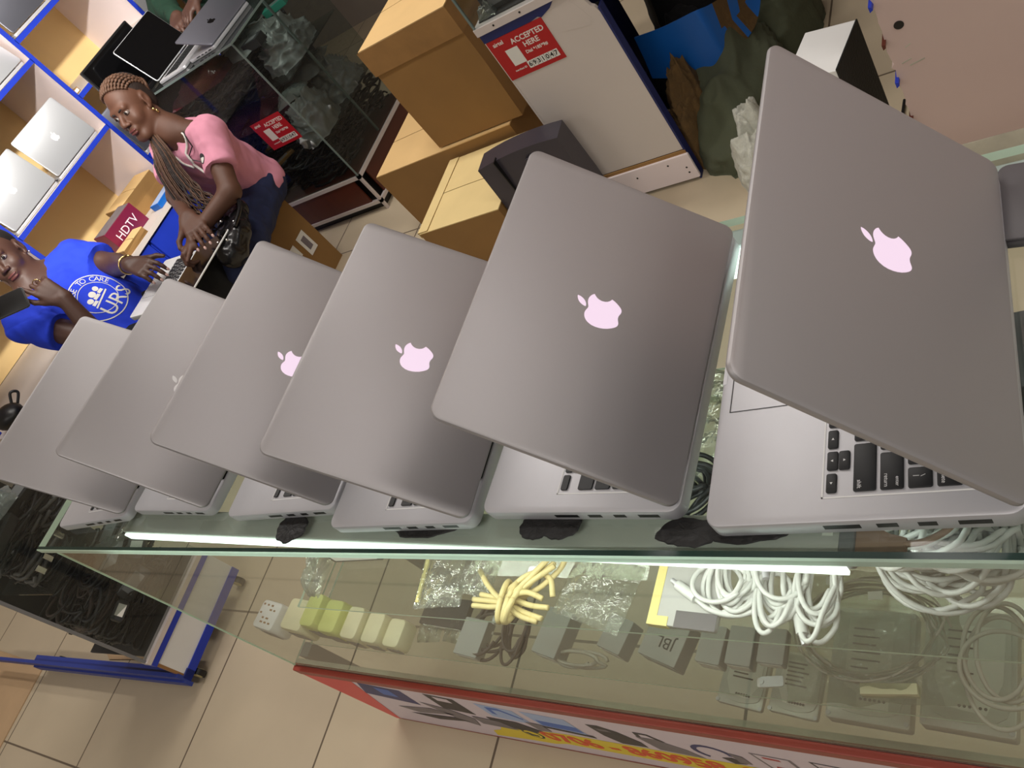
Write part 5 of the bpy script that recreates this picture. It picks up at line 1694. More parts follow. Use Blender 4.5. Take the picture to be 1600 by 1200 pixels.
class Solid:
    def __init__(s):
        s.p = []

    def cap(s, a, b, ra, rb=None, k=0.015, cuts=(), op='+'):
        s.p.append(('cap', V3(a), V3(b), ra, ra if rb is None else rb, k, cuts, op))
        return s

    def ell(s, c, r, F=None, k=0.015, cuts=(), op='+'):
        s.p.append(('ell', V3(c), V3(r), np.eye(3, dtype=np.float32) if F is None else np.array(F, dtype=np.float32), None, k, cuts, op))
        return s

    def chain(s, pts, rs, k=0.015):
        for i in range(len(pts) - 1):
            s.cap(pts[i], pts[i + 1], rs[i], rs[i + 1], k)
        return s

    def mesh(s, h=0.005, planes=()):
        lo, hi = np.full(3, 1e9), np.full(3, -1e9)
        bb = []
        for q in s.p:
            if q[0] == 'cap':
                r = max(q[3], q[4])
                a, b = np.minimum(q[1], q[2]) - r, np.maximum(q[1], q[2]) + r
            else:
                r = float(max(q[2]))
                a, b = q[1] - r, q[1] + r
            bb.append((a, b))
            if q[7] == '+':
                lo, hi = np.minimum(lo, a), np.maximum(hi, b)
        lo = lo - 4 * h
        n = np.ceil((hi - lo) / h).astype(int) + 4
        Fd = np.full(tuple(n), 0.05, dtype=np.float32)
        for q, (a, b) in zip(s.p, bb):
            pad = q[5] * 2.5 + 2 * h
            i0 = np.clip(np.floor((a - pad - lo) / h).astype(int), 0, n - 1)
            i1 = np.clip(np.ceil((b + pad - lo) / h).astype(int) + 1, 1, n)
            ax = [(lo[d] + h * np.arange(i0[d], i1[d])).astype(np.float32) for d in range(3)]
            X, Y, Z = np.meshgrid(*ax, indexing='ij')
            if q[0] == 'cap':
                ba = q[2] - q[1]
                L2 = max(float(ba @ ba), 1e-9)
                px, py, pz = X - q[1][0], Y - q[1][1], Z - q[1][2]
                t = np.clip((px * ba[0] + py * ba[1] + pz * ba[2]) / L2, 0, 1)
                d = np.sqrt((px - t * ba[0]) ** 2 + (py - t * ba[1]) ** 2 + (pz - t * ba[2]) ** 2) - (q[3] + (q[4] - q[3]) * t)
            else:
                px, py, pz = X - q[1][0], Y - q[1][1], Z - q[1][2]
                F = q[3]
                l = [(px * F[0][d] + py * F[1][d] + pz * F[2][d]) / q[2][d] for d in range(3)]
                k0 = np.sqrt(l[0] ** 2 + l[1] ** 2 + l[2] ** 2)
                k1 = np.sqrt((l[0] / q[2][0]) ** 2 + (l[1] / q[2][1]) ** 2 + (l[2] / q[2][2]) ** 2)
                d = k0 * (k0 - 1) / np.maximum(k1, 1e-6)
            for (pt, nn) in q[6]:
                d = np.maximum(d, (X - pt[0]) * nn[0] + (Y - pt[1]) * nn[1] + (Z - pt[2]) * nn[2])
            sl = tuple(slice(i0[d_], i1[d_]) for d_ in range(3))
            o = Fd[sl]
            k = q[5]
            if q[7] == '+':
                hh = np.clip(0.5 + 0.5 * (o - d) / k, 0, 1)
                Fd[sl] = o * (1 - hh) + d * hh - k * hh * (1 - hh)
            else:
                hh = np.clip(0.5 - 0.5 * (o + d) / k, 0, 1)
                Fd[sl] = o * (1 - hh) - d * hh + k * hh * (1 - hh)
        if planes:
            ax = [(lo[d] + h * np.arange(n[d])).astype(np.float32) for d in range(3)]
            X, Y, Z = np.meshgrid(*ax, indexing='ij', sparse=True)
            for (pt, nn) in planes:
                Fd = np.maximum(Fd, (X - pt[0]) * nn[0] + (Y - pt[1]) * nn[1] + (Z - pt[2]) * nn[2])
        # surface nets
        neg = Fd < 0
        c = np.zeros(tuple(n - 1), dtype=np.int8)
        offs = [(i, j, k) for i in (0, 1) for j in (0, 1) for k in (0, 1)]
        sl = lambda o_: tuple(slice(o_[d], n[d] - 1 + o_[d]) for d in range(3))
        for o_ in offs:
            c += neg[sl(o_)]
        act = (c > 0) & (c < 8)
        idx = np.argwhere(act)
        vid = np.full(act.shape, -1, dtype=np.int64)
        vid[act] = np.arange(len(idx))
        acc = np.zeros((len(idx), 3))
        cnt = np.zeros(len(idx))
        for a in offs:
            for d in range(3):
                if a[d] == 0:
                    b = list(a)
                    b[d] = 1
                    fa = Fd[idx[:, 0] + a[0], idx[:, 1] + a[1], idx[:, 2] + a[2]]
                    fb = Fd[idx[:, 0] + b[0], idx[:, 1] + b[1], idx[:, 2] + b[2]]
                    m = (fa < 0) != (fb < 0)
                    t = np.where(m, fa / np.where(m, fa - fb, 1), 0)
                    p = np.array(a, dtype=float)[None, :].repeat(len(idx), 0)
                    p[:, d] += t
                    acc[m] += p[m]
                    cnt[m] += 1
        vs = lo + h * (idx + acc / cnt[:, None])
        faces = []
        for d in range(3):
            o1 = [0, 0, 0]
            o1[d] = 1
            A = neg[tuple(slice(1, n[e] - 1) if e != d else slice(0, n[e] - 1) for e in range(3))]
            B = neg[tuple(slice(1, n[e] - 1) if e != d else slice(1, n[e]) for e in range(3))]
            e1, e2 = (d + 1) % 3, (d + 2) % 3
            ii = np.argwhere(A != B)
            base = ii.copy()
            for e in range(3):
                if e != d:
                    base[:, e] += 1
            q4 = []
            for (u, v) in ((1, 1), (0, 1), (0, 0), (1, 0)):
                g = base.copy()
                g[:, e1] -= u
                g[:, e2] -= v
                q4.append(vid[g[:, 0], g[:, 1], g[:, 2]])
            q4 = np.stack(q4, 1)
            fl = A[ii[:, 0], ii[:, 1], ii[:, 2]]
            q4[~fl] = q4[~fl][:, ::-1]
            faces.append(q4[(q4 >= 0).all(1)])
        return vs, np.concatenate(faces)


def flesh(solid, name, mats, parent, h=0.005, wrinkle=0.0, wscale=18.0, planes=(), stretch=(1, 1, 1), label=None, relax=1):
    vs, fs = solid.mesh(h, planes)
    me = bpy.data.meshes.new(name)
    me.from_pydata([tuple(v) for v in vs], [], [tuple(int(i) for i in f) for f in fs])
    me.update()
    bm = bmesh.new()
    bm.from_mesh(me)
    for _ in range(relax):
        bmesh.ops.smooth_vert(bm, verts=bm.verts, factor=0.5, use_axis_x=True, use_axis_y=True, use_axis_z=True)
    bm.normal_update()
    if wrinkle:
        for v in bm.verts:
            p = v.co
            w_ = noise.noise((p.x * wscale * stretch[0], p.y * wscale * stretch[1], p.z * wscale * stretch[2]))
            w2 = noise.noise((p.x * wscale * 2.3, p.y * wscale * 2.3, p.z * wscale * 1.2 + 7))
            v.co = p + v.normal * wrinkle * (w_ + .4 * w2 - .6 * abs(w_))
    bm.to_mesh(me)
    bm.free()
    for m in (mats if isinstance(mats, list) else [mats]):
        me.materials.append(m)
    me.polygons.foreach_set('use_smooth', [True] * len(me.polygons))
    o = bpy.data.objects.new(name, me)
    COL.objects.link(o)
    if parent:
        o.parent = parent
        bpy.context.view_layer.update()
        me.transform(parent.matrix_world.inverted())
    me.update()
    if label:
        o['label'] = label
    return o


def frame(fwd, up):
    f, u = Vector(fwd).normalized(), Vector(up).normalized()
    u = (u - f * u.dot(f)).normalized()
    r = f.cross(u)
    return np.array([[r.x, f.x, u.x], [r.y, f.y, u.y], [r.z, f.z, u.z]], dtype=np.float32)


def head_parts(s, H, F, sc=1.0):
    P = lambda x, y, z: V3(H) + F @ V3((x * sc, y * sc, z * sc))
    s.ell(P(0, -.012, .045), V3((.072, .092, .083)) * sc, F, .02)
    s.ell(P(0, .022, -.028), V3((.056, .064, .080)) * sc, F, .025)
    s.cap(P(-.045, .0, -.05), P(-.018, .058, -.088), .022 * sc, .018 * sc, .02)
    s.cap(P(.045, .0, -.05), P(.018, .058, -.088), .022 * sc, .018 * sc, .02)
    s.cap(P(-.01, .066, -.092), P(.01, .066, -.092), .019 * sc, None, .015)
    for sx in (-1, 1):
        s.ell(P(sx * .036, .056, -.022), V3((.022, .022, .024)) * sc, F, .02)
    s.cap(P(-.034, .074, .030), P(.034, .074, .030), .012 * sc, None, .014)
    for sx in (-1, 1):
        s.ell(P(sx * .031, .094, .010), V3((.017, .014, .0105)) * sc, F, .008, op='-')
    s.cap(P(0, .084, .016), P(0, .103, -.020), .0075 * sc, .0115 * sc, .010)
    for sx in (-1, 1):
        s.ell(P(sx * .0125, .094, -.025), V3((.009, .009, .0075)) * sc, F, .006)
        s.ell(P(sx * .006, .098, -.034), V3((.0035, .004, .004)) * sc, F, .003, op='-')
    s.ell(P(0, .084, -.054), V3((.024, .013, .016)) * sc, F, .012)
    for sx in (-1, 1):
        s.ell(P(sx * .073, -.012, .004), V3((.008, .019, .031)) * sc, F, .006)
        s.ell(P(sx * .079, -.006, .006), V3((.005, .009, .016)) * sc, F, .004, op='-')
        s.ell(P(sx * .070, -.002, -.026), V3((.007, .009, .010)) * sc, F, .006)
    return P


def face_parts(P, F, sc, parent, skin, brow=True):
    F3 = Matrix([list(map(float, r)) for r in F])

    def put(mb, name, m, smooth=True):
        return W2(mb, name, m, parent, smooth=smooth)

    def T_at(p):
        return Matrix.Translation(tuple(map(float, p))) @ F3.to_4x4()
    for sx in (-1, 1):
        eye = put(MB().ell((0, 0, 0), .0125 * sc, .0115 * sc, .0085 * sc, T=T_at(P(sx * .031, .0755, .010))), 'eye', M['eyewhite'])
        eb = MB().ell((0, 0, 0), .0062 * sc, .0040 * sc, .0062 * sc, T=T_at(P(sx * .031 - .001, .0842, .0102)))
        put(eb, 'iris', M['iris']).parent = parent
        mb = MB()
        mb.tube([P(sx * .031 + .0145 * sc * math.cos(a), .0842 - .006 * abs(math.cos(a)), .0105 + .0078 * math.sin(a)) for a in [PI * k / 10 for k in range(11)]], .0017 * sc, 6)
        put(mb, 'eyelid', skin)
        mb = MB()
        mb.tube([P(sx * (.013 + .0075 * k), .0885 - .0016 * k * k * .6, .0265 + .0035 * math.sin(k * .75)) for k in range(5)], .0034 * sc, 6, taper=lambda u: 1 - .6 * abs(u - .4))
        put(mb, 'eyebrow', M['brow'])
    up_ = MB().ell((0, 0, 0), .0215 * sc, .0075 * sc, .0058 * sc, T=T_at(P(0, .0925, -.0515)))
    put(up_, 'upper_lip', M['lips'])
    lo_ = MB().ell((0, 0, 0), .0195 * sc, .0080 * sc, .0068 * sc, T=T_at(P(0, .0905, -.0625)))
    put(lo_, 'lower_lip', M['lips'])


def hand(s, wrist, d, n, side, curl=(0.25, 0.3, 0.25), sc=1.0, thumb=0.5, curls=None, spread=0.06):
    """d: wrist to fingers, n: back of the hand, side: +1 puts the thumb at d x n. Returns the finger tips with their directions."""
    d, n = Vector(d).normalized(), Vector(n).normalized()
    n = (n - d * n.dot(d)).normalized()
    t = d.cross(n) * side
    w = Vector(wrist)
    tips = []
    lens = (.070, .078, .073, .056)
    for i, off in enumerate((.031, .0105, -.0105, -.030)):
        kn = w + d * (.088 - .004 * abs(i - 1.2)) * sc + t * off * sc
        s.cap(w + t * off * .55 * sc, kn, .0145 * sc, .0115 * sc, .012)
        cu = curls[i] if curls else curl
        p, dd, nn = kn, (d + t * spread * (1.3 - i)).normalized(), n.copy()
        L = lens[i] * sc
        for j, (fr, r0, r1) in enumerate(((.45, .0098, .0088), (.30, .0088, .0080), (.25, .0080, .0066))):
            a = cu[j]
            nd = (dd * math.cos(a) - nn * math.sin(a)).normalized()
            nn = (nn * math.cos(a) + dd * math.sin(a)).normalized()
            dd = nd
            q = p + dd * L * fr
            s.cap(p, q, r0 * sc, r1 * sc, .004)
            p = q
        tips.append((p, dd, nn))
    b0 = w + d * .018 * sc + t * .020 * sc
    b1 = w + d * .050 * sc + t * (.040 + .012 * thumb) * sc - n * .010 * sc
    b2 = b1 + (d * (.9 - .3 * thumb) + t * (.25 + .7 * thumb) - n * .15).normalized() * .034 * sc
    b3 = b2 + (d * 1.0 + t * (.0 + .5 * thumb) - n * .2).normalized() * .028 * sc
    s.cap(b0, b1, .0165 * sc, .0125 * sc, .014)
    s.cap(b1, b2, .0115 * sc, .0100 * sc, .005)
    s.cap(b2, b3, .0100 * sc, .0080 * sc, .004)
    tips.append((b3, (b3 - b2).normalized(), n))
    return tips


def nails(tips, parent, m, sc=1.0):
    for p, dd, nn in tips:
        t = dd.cross(nn)
        T = Matrix(((t.x, dd.x, nn.x, p.x + nn.x * .0055 * sc + dd.x * .001), (t.y, dd.y, nn.y, p.y + nn.y * .0055 * sc + dd.y * .001), (t.z, dd.z, nn.z, p.z + nn.z * .0055 * sc + dd.z * .001), (0, 0, 0, 1)))
        W2(MB().ell((0, 0, 0), .0050 * sc, .0075 * sc, .0022 * sc, T=T, nu=10, nv=6), 'fingernail', m, parent, smooth=True)


def onto(mb, name, m, cloth, ref, origin, right, up, out, lift=0.0012, parent=None):
    """press flat artwork (xy) onto a garment: x along right, y along up, seen from out"""
    from mathutils.bvhtree import BVHTree
    me = cloth.data
    bpy.context.view_layer.update()
    mw = cloth.matrix_world
    bvh = BVHTree.FromPolygons([tuple(mw @ v.co) for v in me.vertices], [tuple(p.vertices) for p in me.polygons])
    R_, U_, O_ = Vector(right).normalized(), Vector(up).normalized(), Vector(out).normalized()
    o = Vector(origin)
    nv = []
    for v in mb.v:
        p = o + R_ * v[0] + U_ * v[1] + O_ * 0.3
        hit = bvh.ray_cast(p, -O_, 1.0)
        nv.append(tuple((hit[0] if hit[0] else o + R_ * v[0] + U_ * v[1]) + O_ * (lift + v[2])))
    mb.v = nv
    return W2(mb, name, m, parent or cloth)


def subdiv(mb, maxlen=0.006):
    """split long edges so artwork can follow folds"""
    bm = bmesh.new()
    vs = [bm.verts.new(v) for v in mb.v]
    for f in mb.f:
        try:
            bm.faces.new([vs[i] for i in f])
        except ValueError:
            pass
    bmesh.ops.triangulate(bm, faces=bm.faces)
    for _ in range(4):
        ed = [e for e in bm.edges if e.calc_length() > maxlen]
        if not ed:
            break
        bmesh.ops.subdivide_edges(bm, edges=ed, cuts=1)
        bmesh.ops.triangulate(bm, faces=[f for f in bm.faces if len(f.verts) > 3])
    bm.verts.index_update()
    mb.v = [tuple(v.co) for v in bm.verts]
    mb.f = [tuple(v.index for v in f.verts) for f in bm.faces]
    mb.m = [0] * len(mb.f)
    bm.free()
    return mb


# ---- woman in the pink shirt, sitting on the cardboard box
wo = thing('person', 'person in a pink shirt and jeans with long braids, sitting on a cardboard box', 'person', (-2.86, 2.08, 0.385))
H = (-2.788, 1.952, 1.002)
FW = frame((0.16, -0.955, 0.12), (-0.05, 0.22, 0.97))
b = Solid()
PW = head_parts(b, H, FW, 0.93)
neck, lsh, rsh = V3((-2.742, 1.955, .862)), V3((-2.595, 1.955, .795)), V3((-2.885, 1.985, .812))
pel, wai, che = V3((-2.85, 2.09, .478)), V3((-2.80, 2.04, .60)), V3((-2.745, 1.975, .745))
b.cap(PW(0, -.03, -.03), neck, .045, .046, .02)
b.cap(neck, che, .055, .085, .04)
b.cap(neck, lsh, .048, .046, .03).cap(neck, rsh, .048, .046, .03)
lat = (lsh - rsh) / np.linalg.norm(lsh - rsh)
b.cap(che - lat * .055, che + lat * .055, .085, None, .04)
b.cap(che - lat * .04, wai - lat * .03, .085, .085, .04).cap(che + lat * .04, wai + lat * .03, .085, .085, .04)
b.cap(wai, pel - lat * .06, .09, .10, .04).cap(wai, pel + lat * .06, .09, .10, .04)
lhip, rhip = V3((-2.775, 2.045, .462)), V3((-2.925, 2.065, .462))
lkn, rkn = V3((-2.585, 1.61, .445)), V3((-2.775, 1.655, .475))
b.chain([lhip, lkn, (-2.565, 1.66, .06)], [.085, .055, .038], .03)
b.chain([rhip, rkn, (-2.77, 1.71, .06)], [.085, .055, .038], .03)
b.cap((-2.565, 1.66, .04), (-2.52, 1.53, .028), .034, .024, .02)
b.cap((-2.77, 1.71, .04), (-2.755, 1.57, .028), .034, .024, .02)
lel, lwr = V3((-2.505, 1.762, .652)), V3((-2.614, 1.586, .640))
rel, rwr = V3((-2.815, 1.80, .705)), V3((-2.635, 1.648, .690))
b.chain([lsh, lel, lwr], [.046, .037, .024], .02)
b.chain([rsh, rel, rwr], [.045, .036, .024], .02)
tipsR = hand(b, rwr, (.66, -.62, -.36), (.38, -.05, .92), 1, curls=[(.22, .25, .2), (.18, .22, .2), (.2, .25, .2), (.25, .3, .2)], sc=1.0, thumb=.75, spread=.05)
tipsL = hand(b, lwr, (-.25, -.93, -.15), (-.35, -.1, .92), -1, curls=[(.9, 1.0, .6)] * 4, sc=.92, thumb=.2)
body = flesh(b, 'body', M['skin'], wo, 0.0042)
face_parts(PW, FW, 0.93, wo, M['skin'])
nails(tipsR[:4], wo, M['nail'])

s = Solid()
up_lat = np.array([0, 0, 1], dtype=np.float32)
s.cap(neck + V3((0, 0, -.028)), che, .060, .098, .04)
s.cap(neck + V3((0, .01, -.03)), lsh, .055, .060, .03).cap(neck + V3((0, .01, -.03)), rsh, .055, .060, .03)
s.cap(che - lat * .058, che + lat * .058, .098, None, .04)
s.cap(che - lat * .045, wai - lat * .035, .100, .106, .04).cap(che + lat * .045, wai + lat * .035, .100, .106, .04)
s.cap(wai, pel - lat * .06, .108, .120, .04).cap(wai, pel + lat * .06, .108, .120, .04)
for sh_, el in ((lsh, lel), (rsh, rel)):
    e = sh_ + (el - sh_) * .62
    dn = (el - sh_) / np.linalg.norm(el - sh_)
    s.cap(sh_, sh_ + (el - sh_) * .95, .060, .064, .03, cuts=[(e, dn)])
vtip = V3((-2.66, 1.81, .742))
s.cap(neck + V3((-.01, -.055, .03)), vtip, .046, .006, .004, op='-')
s.cap(PW(0, -.03, -.06), neck + V3((0, 0, -.012)), .052, .050, .004, op='-')
shirt = flesh(s, 'shirt', M['pink'], wo, 0.005, 0.010, 16, planes=[((pel[0], pel[1], .425), (0.05, 0.1, -1))], stretch=(1, 1, .6))
# white neckline trim with a dark line
from mathutils.bvhtree import BVHTree


def trim(pts, r, m, cloth, name, lift=0.003):
    bpy.context.view_layer.update()
    mw = cloth.matrix_world
    bvh = BVHTree.FromPolygons([tuple(mw @ v.co) for v in cloth.data.vertices], [tuple(p.vertices) for p in cloth.data.polygons])
    q_ = []
    for p in spline(pts, 8):
        loc, nor, _, _ = bvh.find_nearest(p)
        q_.append(loc + nor * lift)
    return W2(MB().tube(q_, r, 6), name, m, cloth, smooth=True)


trim([(-2.668, 1.93, .90), (-2.655, 1.87, .84), (-2.655, 1.805, .745)], .0048, M['paper'], shirt, 'neck_trim')
trim([(-2.660, 1.93, .90), (-2.646, 1.87, .84), (-2.645, 1.805, .742)], .0022, M['printdark'], shirt, 'neck_line')
trim([(-2.80, 1.90, .89), (-2.73, 1.85, .81), (-2.668, 1.805, .745)], .0045, M['paper'], shirt, 'neck_trim')
# round badge print on her left chest
mb = MB()
mb.poly([(.017 * math.cos(a), .017 * math.sin(a)) for a in [2 * PI * k / 20 for k in range(20)]], 0, .0004)
onto(subdiv(mb), 'badge_rim', M['printdark'], shirt, None, (-2.575, 1.84, .772), (1, .05, 0), (0, .1, 1), (0.25, -1, .35))
mb = MB()
mb.poly([(.0135 * math.cos(a), .0135 * math.sin(a) * (1 if math.sin(a) < 0 else .25)) for a in [2 * PI * k / 20 for k in range(20)]], 0.0006, .001)
onto(subdiv(mb), 'badge_print', M['paper'], shirt, None, (-2.575, 1.84, .772), (1, .05, 0), (0, .1, 1), (0.25, -1, .35))

j = Solid()
j.cap(pel - lat * .065, pel + lat * .065, .112, None, .04)
j.chain([lhip, lkn, (-2.565, 1.66, .10)], [.098, .070, .052], .03)
j.chain([rhip, rkn, (-2.77, 1.71, .10)], [.098, .070, .052], .03)
flesh(j, 'jeans', M['jeans'], wo, 0.006, 0.008, 20)
sd = Solid()
sd.cap((-2.565, 1.665, .028), (-2.52, 1.525, .022), .030, .026, .01)
flesh(sd, 'shoe', M['black'], wo, 0.005, planes=[((0, 0, .003), (0, 0, -1))])
sd = Solid()
sd.cap((-2.77, 1.715, .028), (-2.755, 1.565, .022), .030, .026, .01)
flesh(sd, 'shoe', M['black'], wo, 0.005, planes=[((0, 0, .003), (0, 0, -1))])

# braids: cornrows over the skull, gathered behind the neck, a long tail over the shoulder
rg = random.Random(5)
hs = Solid()
hs.ell(PW(0, -.022, .052), V3((.0735, .090, .0815)) * .93, FW, .01)
hs.ell(PW(0, -.055, .0), V3((.062, .055, .070)) * .93, FW, .02)
cut_p, cut_n = PW(0, .045, .062), FW @ V3((0, .75, -.66))
cap_o = flesh(hs, 'hair', M['braiddark'], wo, 0.005, planes=[(tuple(cut_p), tuple(cut_n))])
for k in range(15):
    u = (k - 7) / 7.0
    mb = MB()
    pts = []
    for j_ in range(14):
        v_ = j_ / 13
        th = 0.62 + v_ * 2.0                       # from the hairline backwards
        x = math.sin(u * 1.25) * (.070 + .006 * math.sin(v_ * PI))
        rr = math.cos(u * 1.18)
        y = -.020 + .098 * math.cos(th) * (0.35 + .65 * rr)
        z = .050 + .090 * math.sin(th) * rr + (-.035 * v_ * v_)
        pts.append(PW(x, y, z))
    # end at the nape
    pts += [PW(.03 * u + .02, -.075, -.055), PW(.045 + .01 * u, -.050, -.085)]
    mb.tube(spline(pts, 3), .0062, 6, taper=lambda q_: .75 + .25 * math.sin(q_ * 60))
    W2(mb, 'cornrow', M['braid'], cap_o, smooth=True)
tail = [Vector(tuple(map(float, PW(.050, -.030, -.085)))), Vector((-2.738, 1.852, .865)), Vector((-2.716, 1.795, .795)), Vector((-2.672, 1.742, .715)), Vector((-2.610, 1.700, .640)), Vector((-2.575, 1.69, .600))]
base_path = spline(tail, 8)
for k in range(60):
    a, rr = rg.uniform(0, 2 * PI), rg.uniform(0.2, 1) ** .5
    ph, am = rg.uniform(0, 6), rg.uniform(.2, 1)
    n_ = len(base_path) - rg.randint(0, 8)
    pts = []
    for i in range(n_):
        u = i / (len(base_path) - 1)
        wdt = .022 + .044 * math.sin(min(1, u * 1.15) * PI * .55)
        dirv = (base_path[min(i + 1, len(base_path) - 1)] - base_path[max(i - 1, 0)]).normalized()
        e1_ = dirv.cross(Vector((0.3, -0.9, 0.2))).normalized()
        e2_ = dirv.cross(e1_)
        wig = .008 * am * max(0, u - .5) * 3
        pts.append(base_path[i] + e1_ * (rr * math.cos(a) * wdt + wig * math.sin(u * 50 + ph)) + e2_ * (rr * math.sin(a) * wdt * .45 + wig * math.cos(u * 44 + ph)))
    mb = MB().tube(pts, .0036, 5, mi=0, taper=lambda q_: .8 + .2 * math.sin(q_ * 90))
    W2(mb, 'braid', M['braid' if rg.random() < .72 else 'braiddark'], cap_o, smooth=True)
for k, (dz, r_) in enumerate(((-.042, .0055), (-.056, .0048))):
    W2(MB().ell(tuple(map(float, PW(-.078, .004 - .008 * k, dz))), r_, r_, r_ * (1 + .6 * k)), 'earring', M['gold'], wo, smooth=True)
wv = Vector(tuple(map(float, lwr)))
dw = Vector((-.25, -.93, -.15)).normalized()
a1 = dw.orthogonal().normalized()
a2 = dw.cross(a1)
W2(MB().tube([wv - dw * .005 + (a1 * math.cos(t_) + a2 * math.sin(t_)) * .0275 for t_ in [2 * PI * k / 24 for k in range(25)]], .0065, 8), 'watch_band', M['silver'], wo, smooth=True)
W2(MB().ell(tuple(wv + Vector((-.008, -.0, .030))), .013, .013, .006), 'watch_face', M['silver'], wo, smooth=True)

# black bag with studs on her lap
bg_ = Solid()
bg_.cap((-2.60, 1.735, .565), (-2.50, 1.57, .535), .045, .055, .03)
bg_.cap((-2.55, 1.77, .575), (-2.47, 1.63, .56), .030, .040, .03)
bag = thing('handbag', 'shiny black bag with metal studs on the lap of the person in pink', 'bag', (-2.55, 1.67, .51))
bo = flesh(bg_, 'body', M['leather'], bag, 0.006, 0.006, 25)
for p in ((-2.528, 1.655, .617), (-2.470, 1.700, .604), (-2.450, 1.640, .606), (-2.462, 1.570, .590), (-2.505, 1.565, .595)):
    W2(MB().ell(p, .0055, .0055, .0055), 'stud', M['chrome'], bag, smooth=True)
W2(MB().tube(spline([(-2.56, 1.77, .59), (-2.50, 1.76, .62), (-2.455, 1.70, .61), (-2.44, 1.62, .60)], 8), .008, 8), 'handle', M['leather'], bag, smooth=True)

# ---- man in the blue shirt
ma = thing('person', 'person in a royal blue printed shirt holding a phone to the cheek', 'person', (-3.06, 1.385, 0.34))
FM = frame((0.62, -0.62, 0.18), (-0.12, 0.08, 0.99))
HM = (-3.352, 1.432, .936)
b = Solid()
PM = head_parts(b, HM, FM, 1.0)
neck, lsh, rsh = V3((-3.325, 1.405, .822)), V3((-3.275, 1.565, .768)), V3((-3.255, 1.225, .778))
che, wai, pel = V3((-3.24, 1.40, .69)), V3((-3.15, 1.40, .56)), V3((-3.10, 1.39, .45))
lat = (lsh - rsh) / np.linalg.norm(lsh - rsh)
b.cap(PM(0, -.03, -.03), neck, .054, .056, .02)
b.cap(neck, che, .06, .09, .04)
b.cap(neck, lsh, .052, .055, .03).cap(neck, rsh, .052, .055, .03)
b.cap(che - lat * .07, che + lat * .07, .095, None, .04)
b.cap(che - lat * .05, wai - lat * .04, .095, .09, .04).cap(che + lat * .05, wai + lat * .04, .095, .09, .04)
b.cap(wai, pel - lat * .06, .09, .10, .04).cap(wai, pel + lat * .06, .09, .10, .04)
lkn, rkn = V3((-2.68, 1.57, .47)), V3((-2.68, 1.24, .47))
b.chain([pel + lat * .09, lkn, (-2.66, 1.58, .06)], [.085, .058, .04], .03)
b.chain([pel - lat * .09, rkn, (-2.66, 1.22, .06)], [.085, .058, .04], .03)
lel, lwr = V3((-3.095, 1.560, .672)), V3((-2.885, 1.487, .690))
rel, rwr = V3((-2.985, 1.225, .605)), V3((-3.012, 1.288, .775))
b.chain([lsh, lel, lwr], [.052, .042, .028], .02)
b.chain([rsh, rel, rwr], [.052, .042, .028], .02)
tl_ = hand(b, lwr, (.93, -.16, -.30), (.20, -.05, .97), -1, curls=[(.35, .5, .3), (.3, .5, .3), (.35, .5, .3), (.4, .5, .3)], sc=1.0, thumb=.5)
tr_ = hand(b, rwr, (-.42, .02, .90), (.86, -.35, .30), -1, curls=[(.05, .15, .1), (.55, .9, .5), (.7, 1.0, .6), (.8, 1.0, .6)], sc=.98, thumb=.3, spread=.10)
flesh(b, 'body', M['skinm'], ma, 0.0045)
face_parts(PM, FM, 1.0, ma, M['skinm'])
nails(tl_[:4], ma, M['nail'])
hs = Solid()
hs.ell(PM(0, -.020, .050), V3((.0745, .092, .083)), FM, .01)
flesh(hs, 'hair', M['brow'], ma, 0.006, planes=[(tuple(PM(0, .05, .065)), tuple(FM @ V3((0, .7, -.7))))])
W2(MB().ell(tuple(map(float, PM(.080, .0, -.034))), .005, .005, .005), 'earring', M['chrome'], ma, smooth=True)
W2(MB().ell(tuple(map(float, PM(-.080, .0, -.034))), .005, .005, .005), 'earring', M['chrome'], ma, smooth=True)

s = Solid()
s.cap(neck + V3((.01, 0, -.035)), che, .070, .105, .04)
s.cap(neck + V3((.005, 0, -.03)), lsh, .060, .070, .03).cap(neck + V3((.005, 0, -.03)), rsh, .060, .070, .03)
s.cap(che - lat * .075, che + lat * .075, .110, None, .04)
s.cap(che - lat * .055, wai - lat * .045, .110, .110, .04).cap(che + lat * .055, wai + lat * .045, .110, .110, .04)
s.cap(wai, pel - lat * .06, .112, .118, .04).cap(wai, pel + lat * .06, .112, .118, .04)
for sh_, el, fr in ((lsh, lel, .66), (rsh, rel, .50)):
    e = sh_ + (el - sh_) * fr
    dn = (el - sh_) / np.linalg.norm(el - sh_)
    s.cap(sh_, sh_ + (el - sh_) * .95, .070, .078, .03, cuts=[(e, dn)])
s.cap(PM(0, -.02, -.06), neck + V3((.025, -.01, -.01)), .066, .064, .004, op='-')
shirtm = flesh(s, 'shirt', M['royal'], ma, 0.005, 0.012, 14, planes=[((pel[0], pel[1], .42), (0, 0, -1))], stretch=(1, .7, .6))
OUT, RIGHT, UPV = (0.90, -0.10, 0.32), (0.10, 1, 0), (-0.42, 0, .9)
ORG = (-3.10, 1.400, .660)


def ring_of(r0, r1, n_=48):
    mb = MB()
    for k in range(n_):
        a, b2 = 2 * PI * k / n_, 2 * PI * (k + 1) / n_
        mb.poly([(r0 * math.cos(a), r0 * math.sin(a)), (r1 * math.cos(a), r1 * math.sin(a)), (r1 * math.cos(b2), r1 * math.sin(b2)), (r0 * math.cos(b2), r0 * math.sin(b2))], 0, .0003)
    return mb


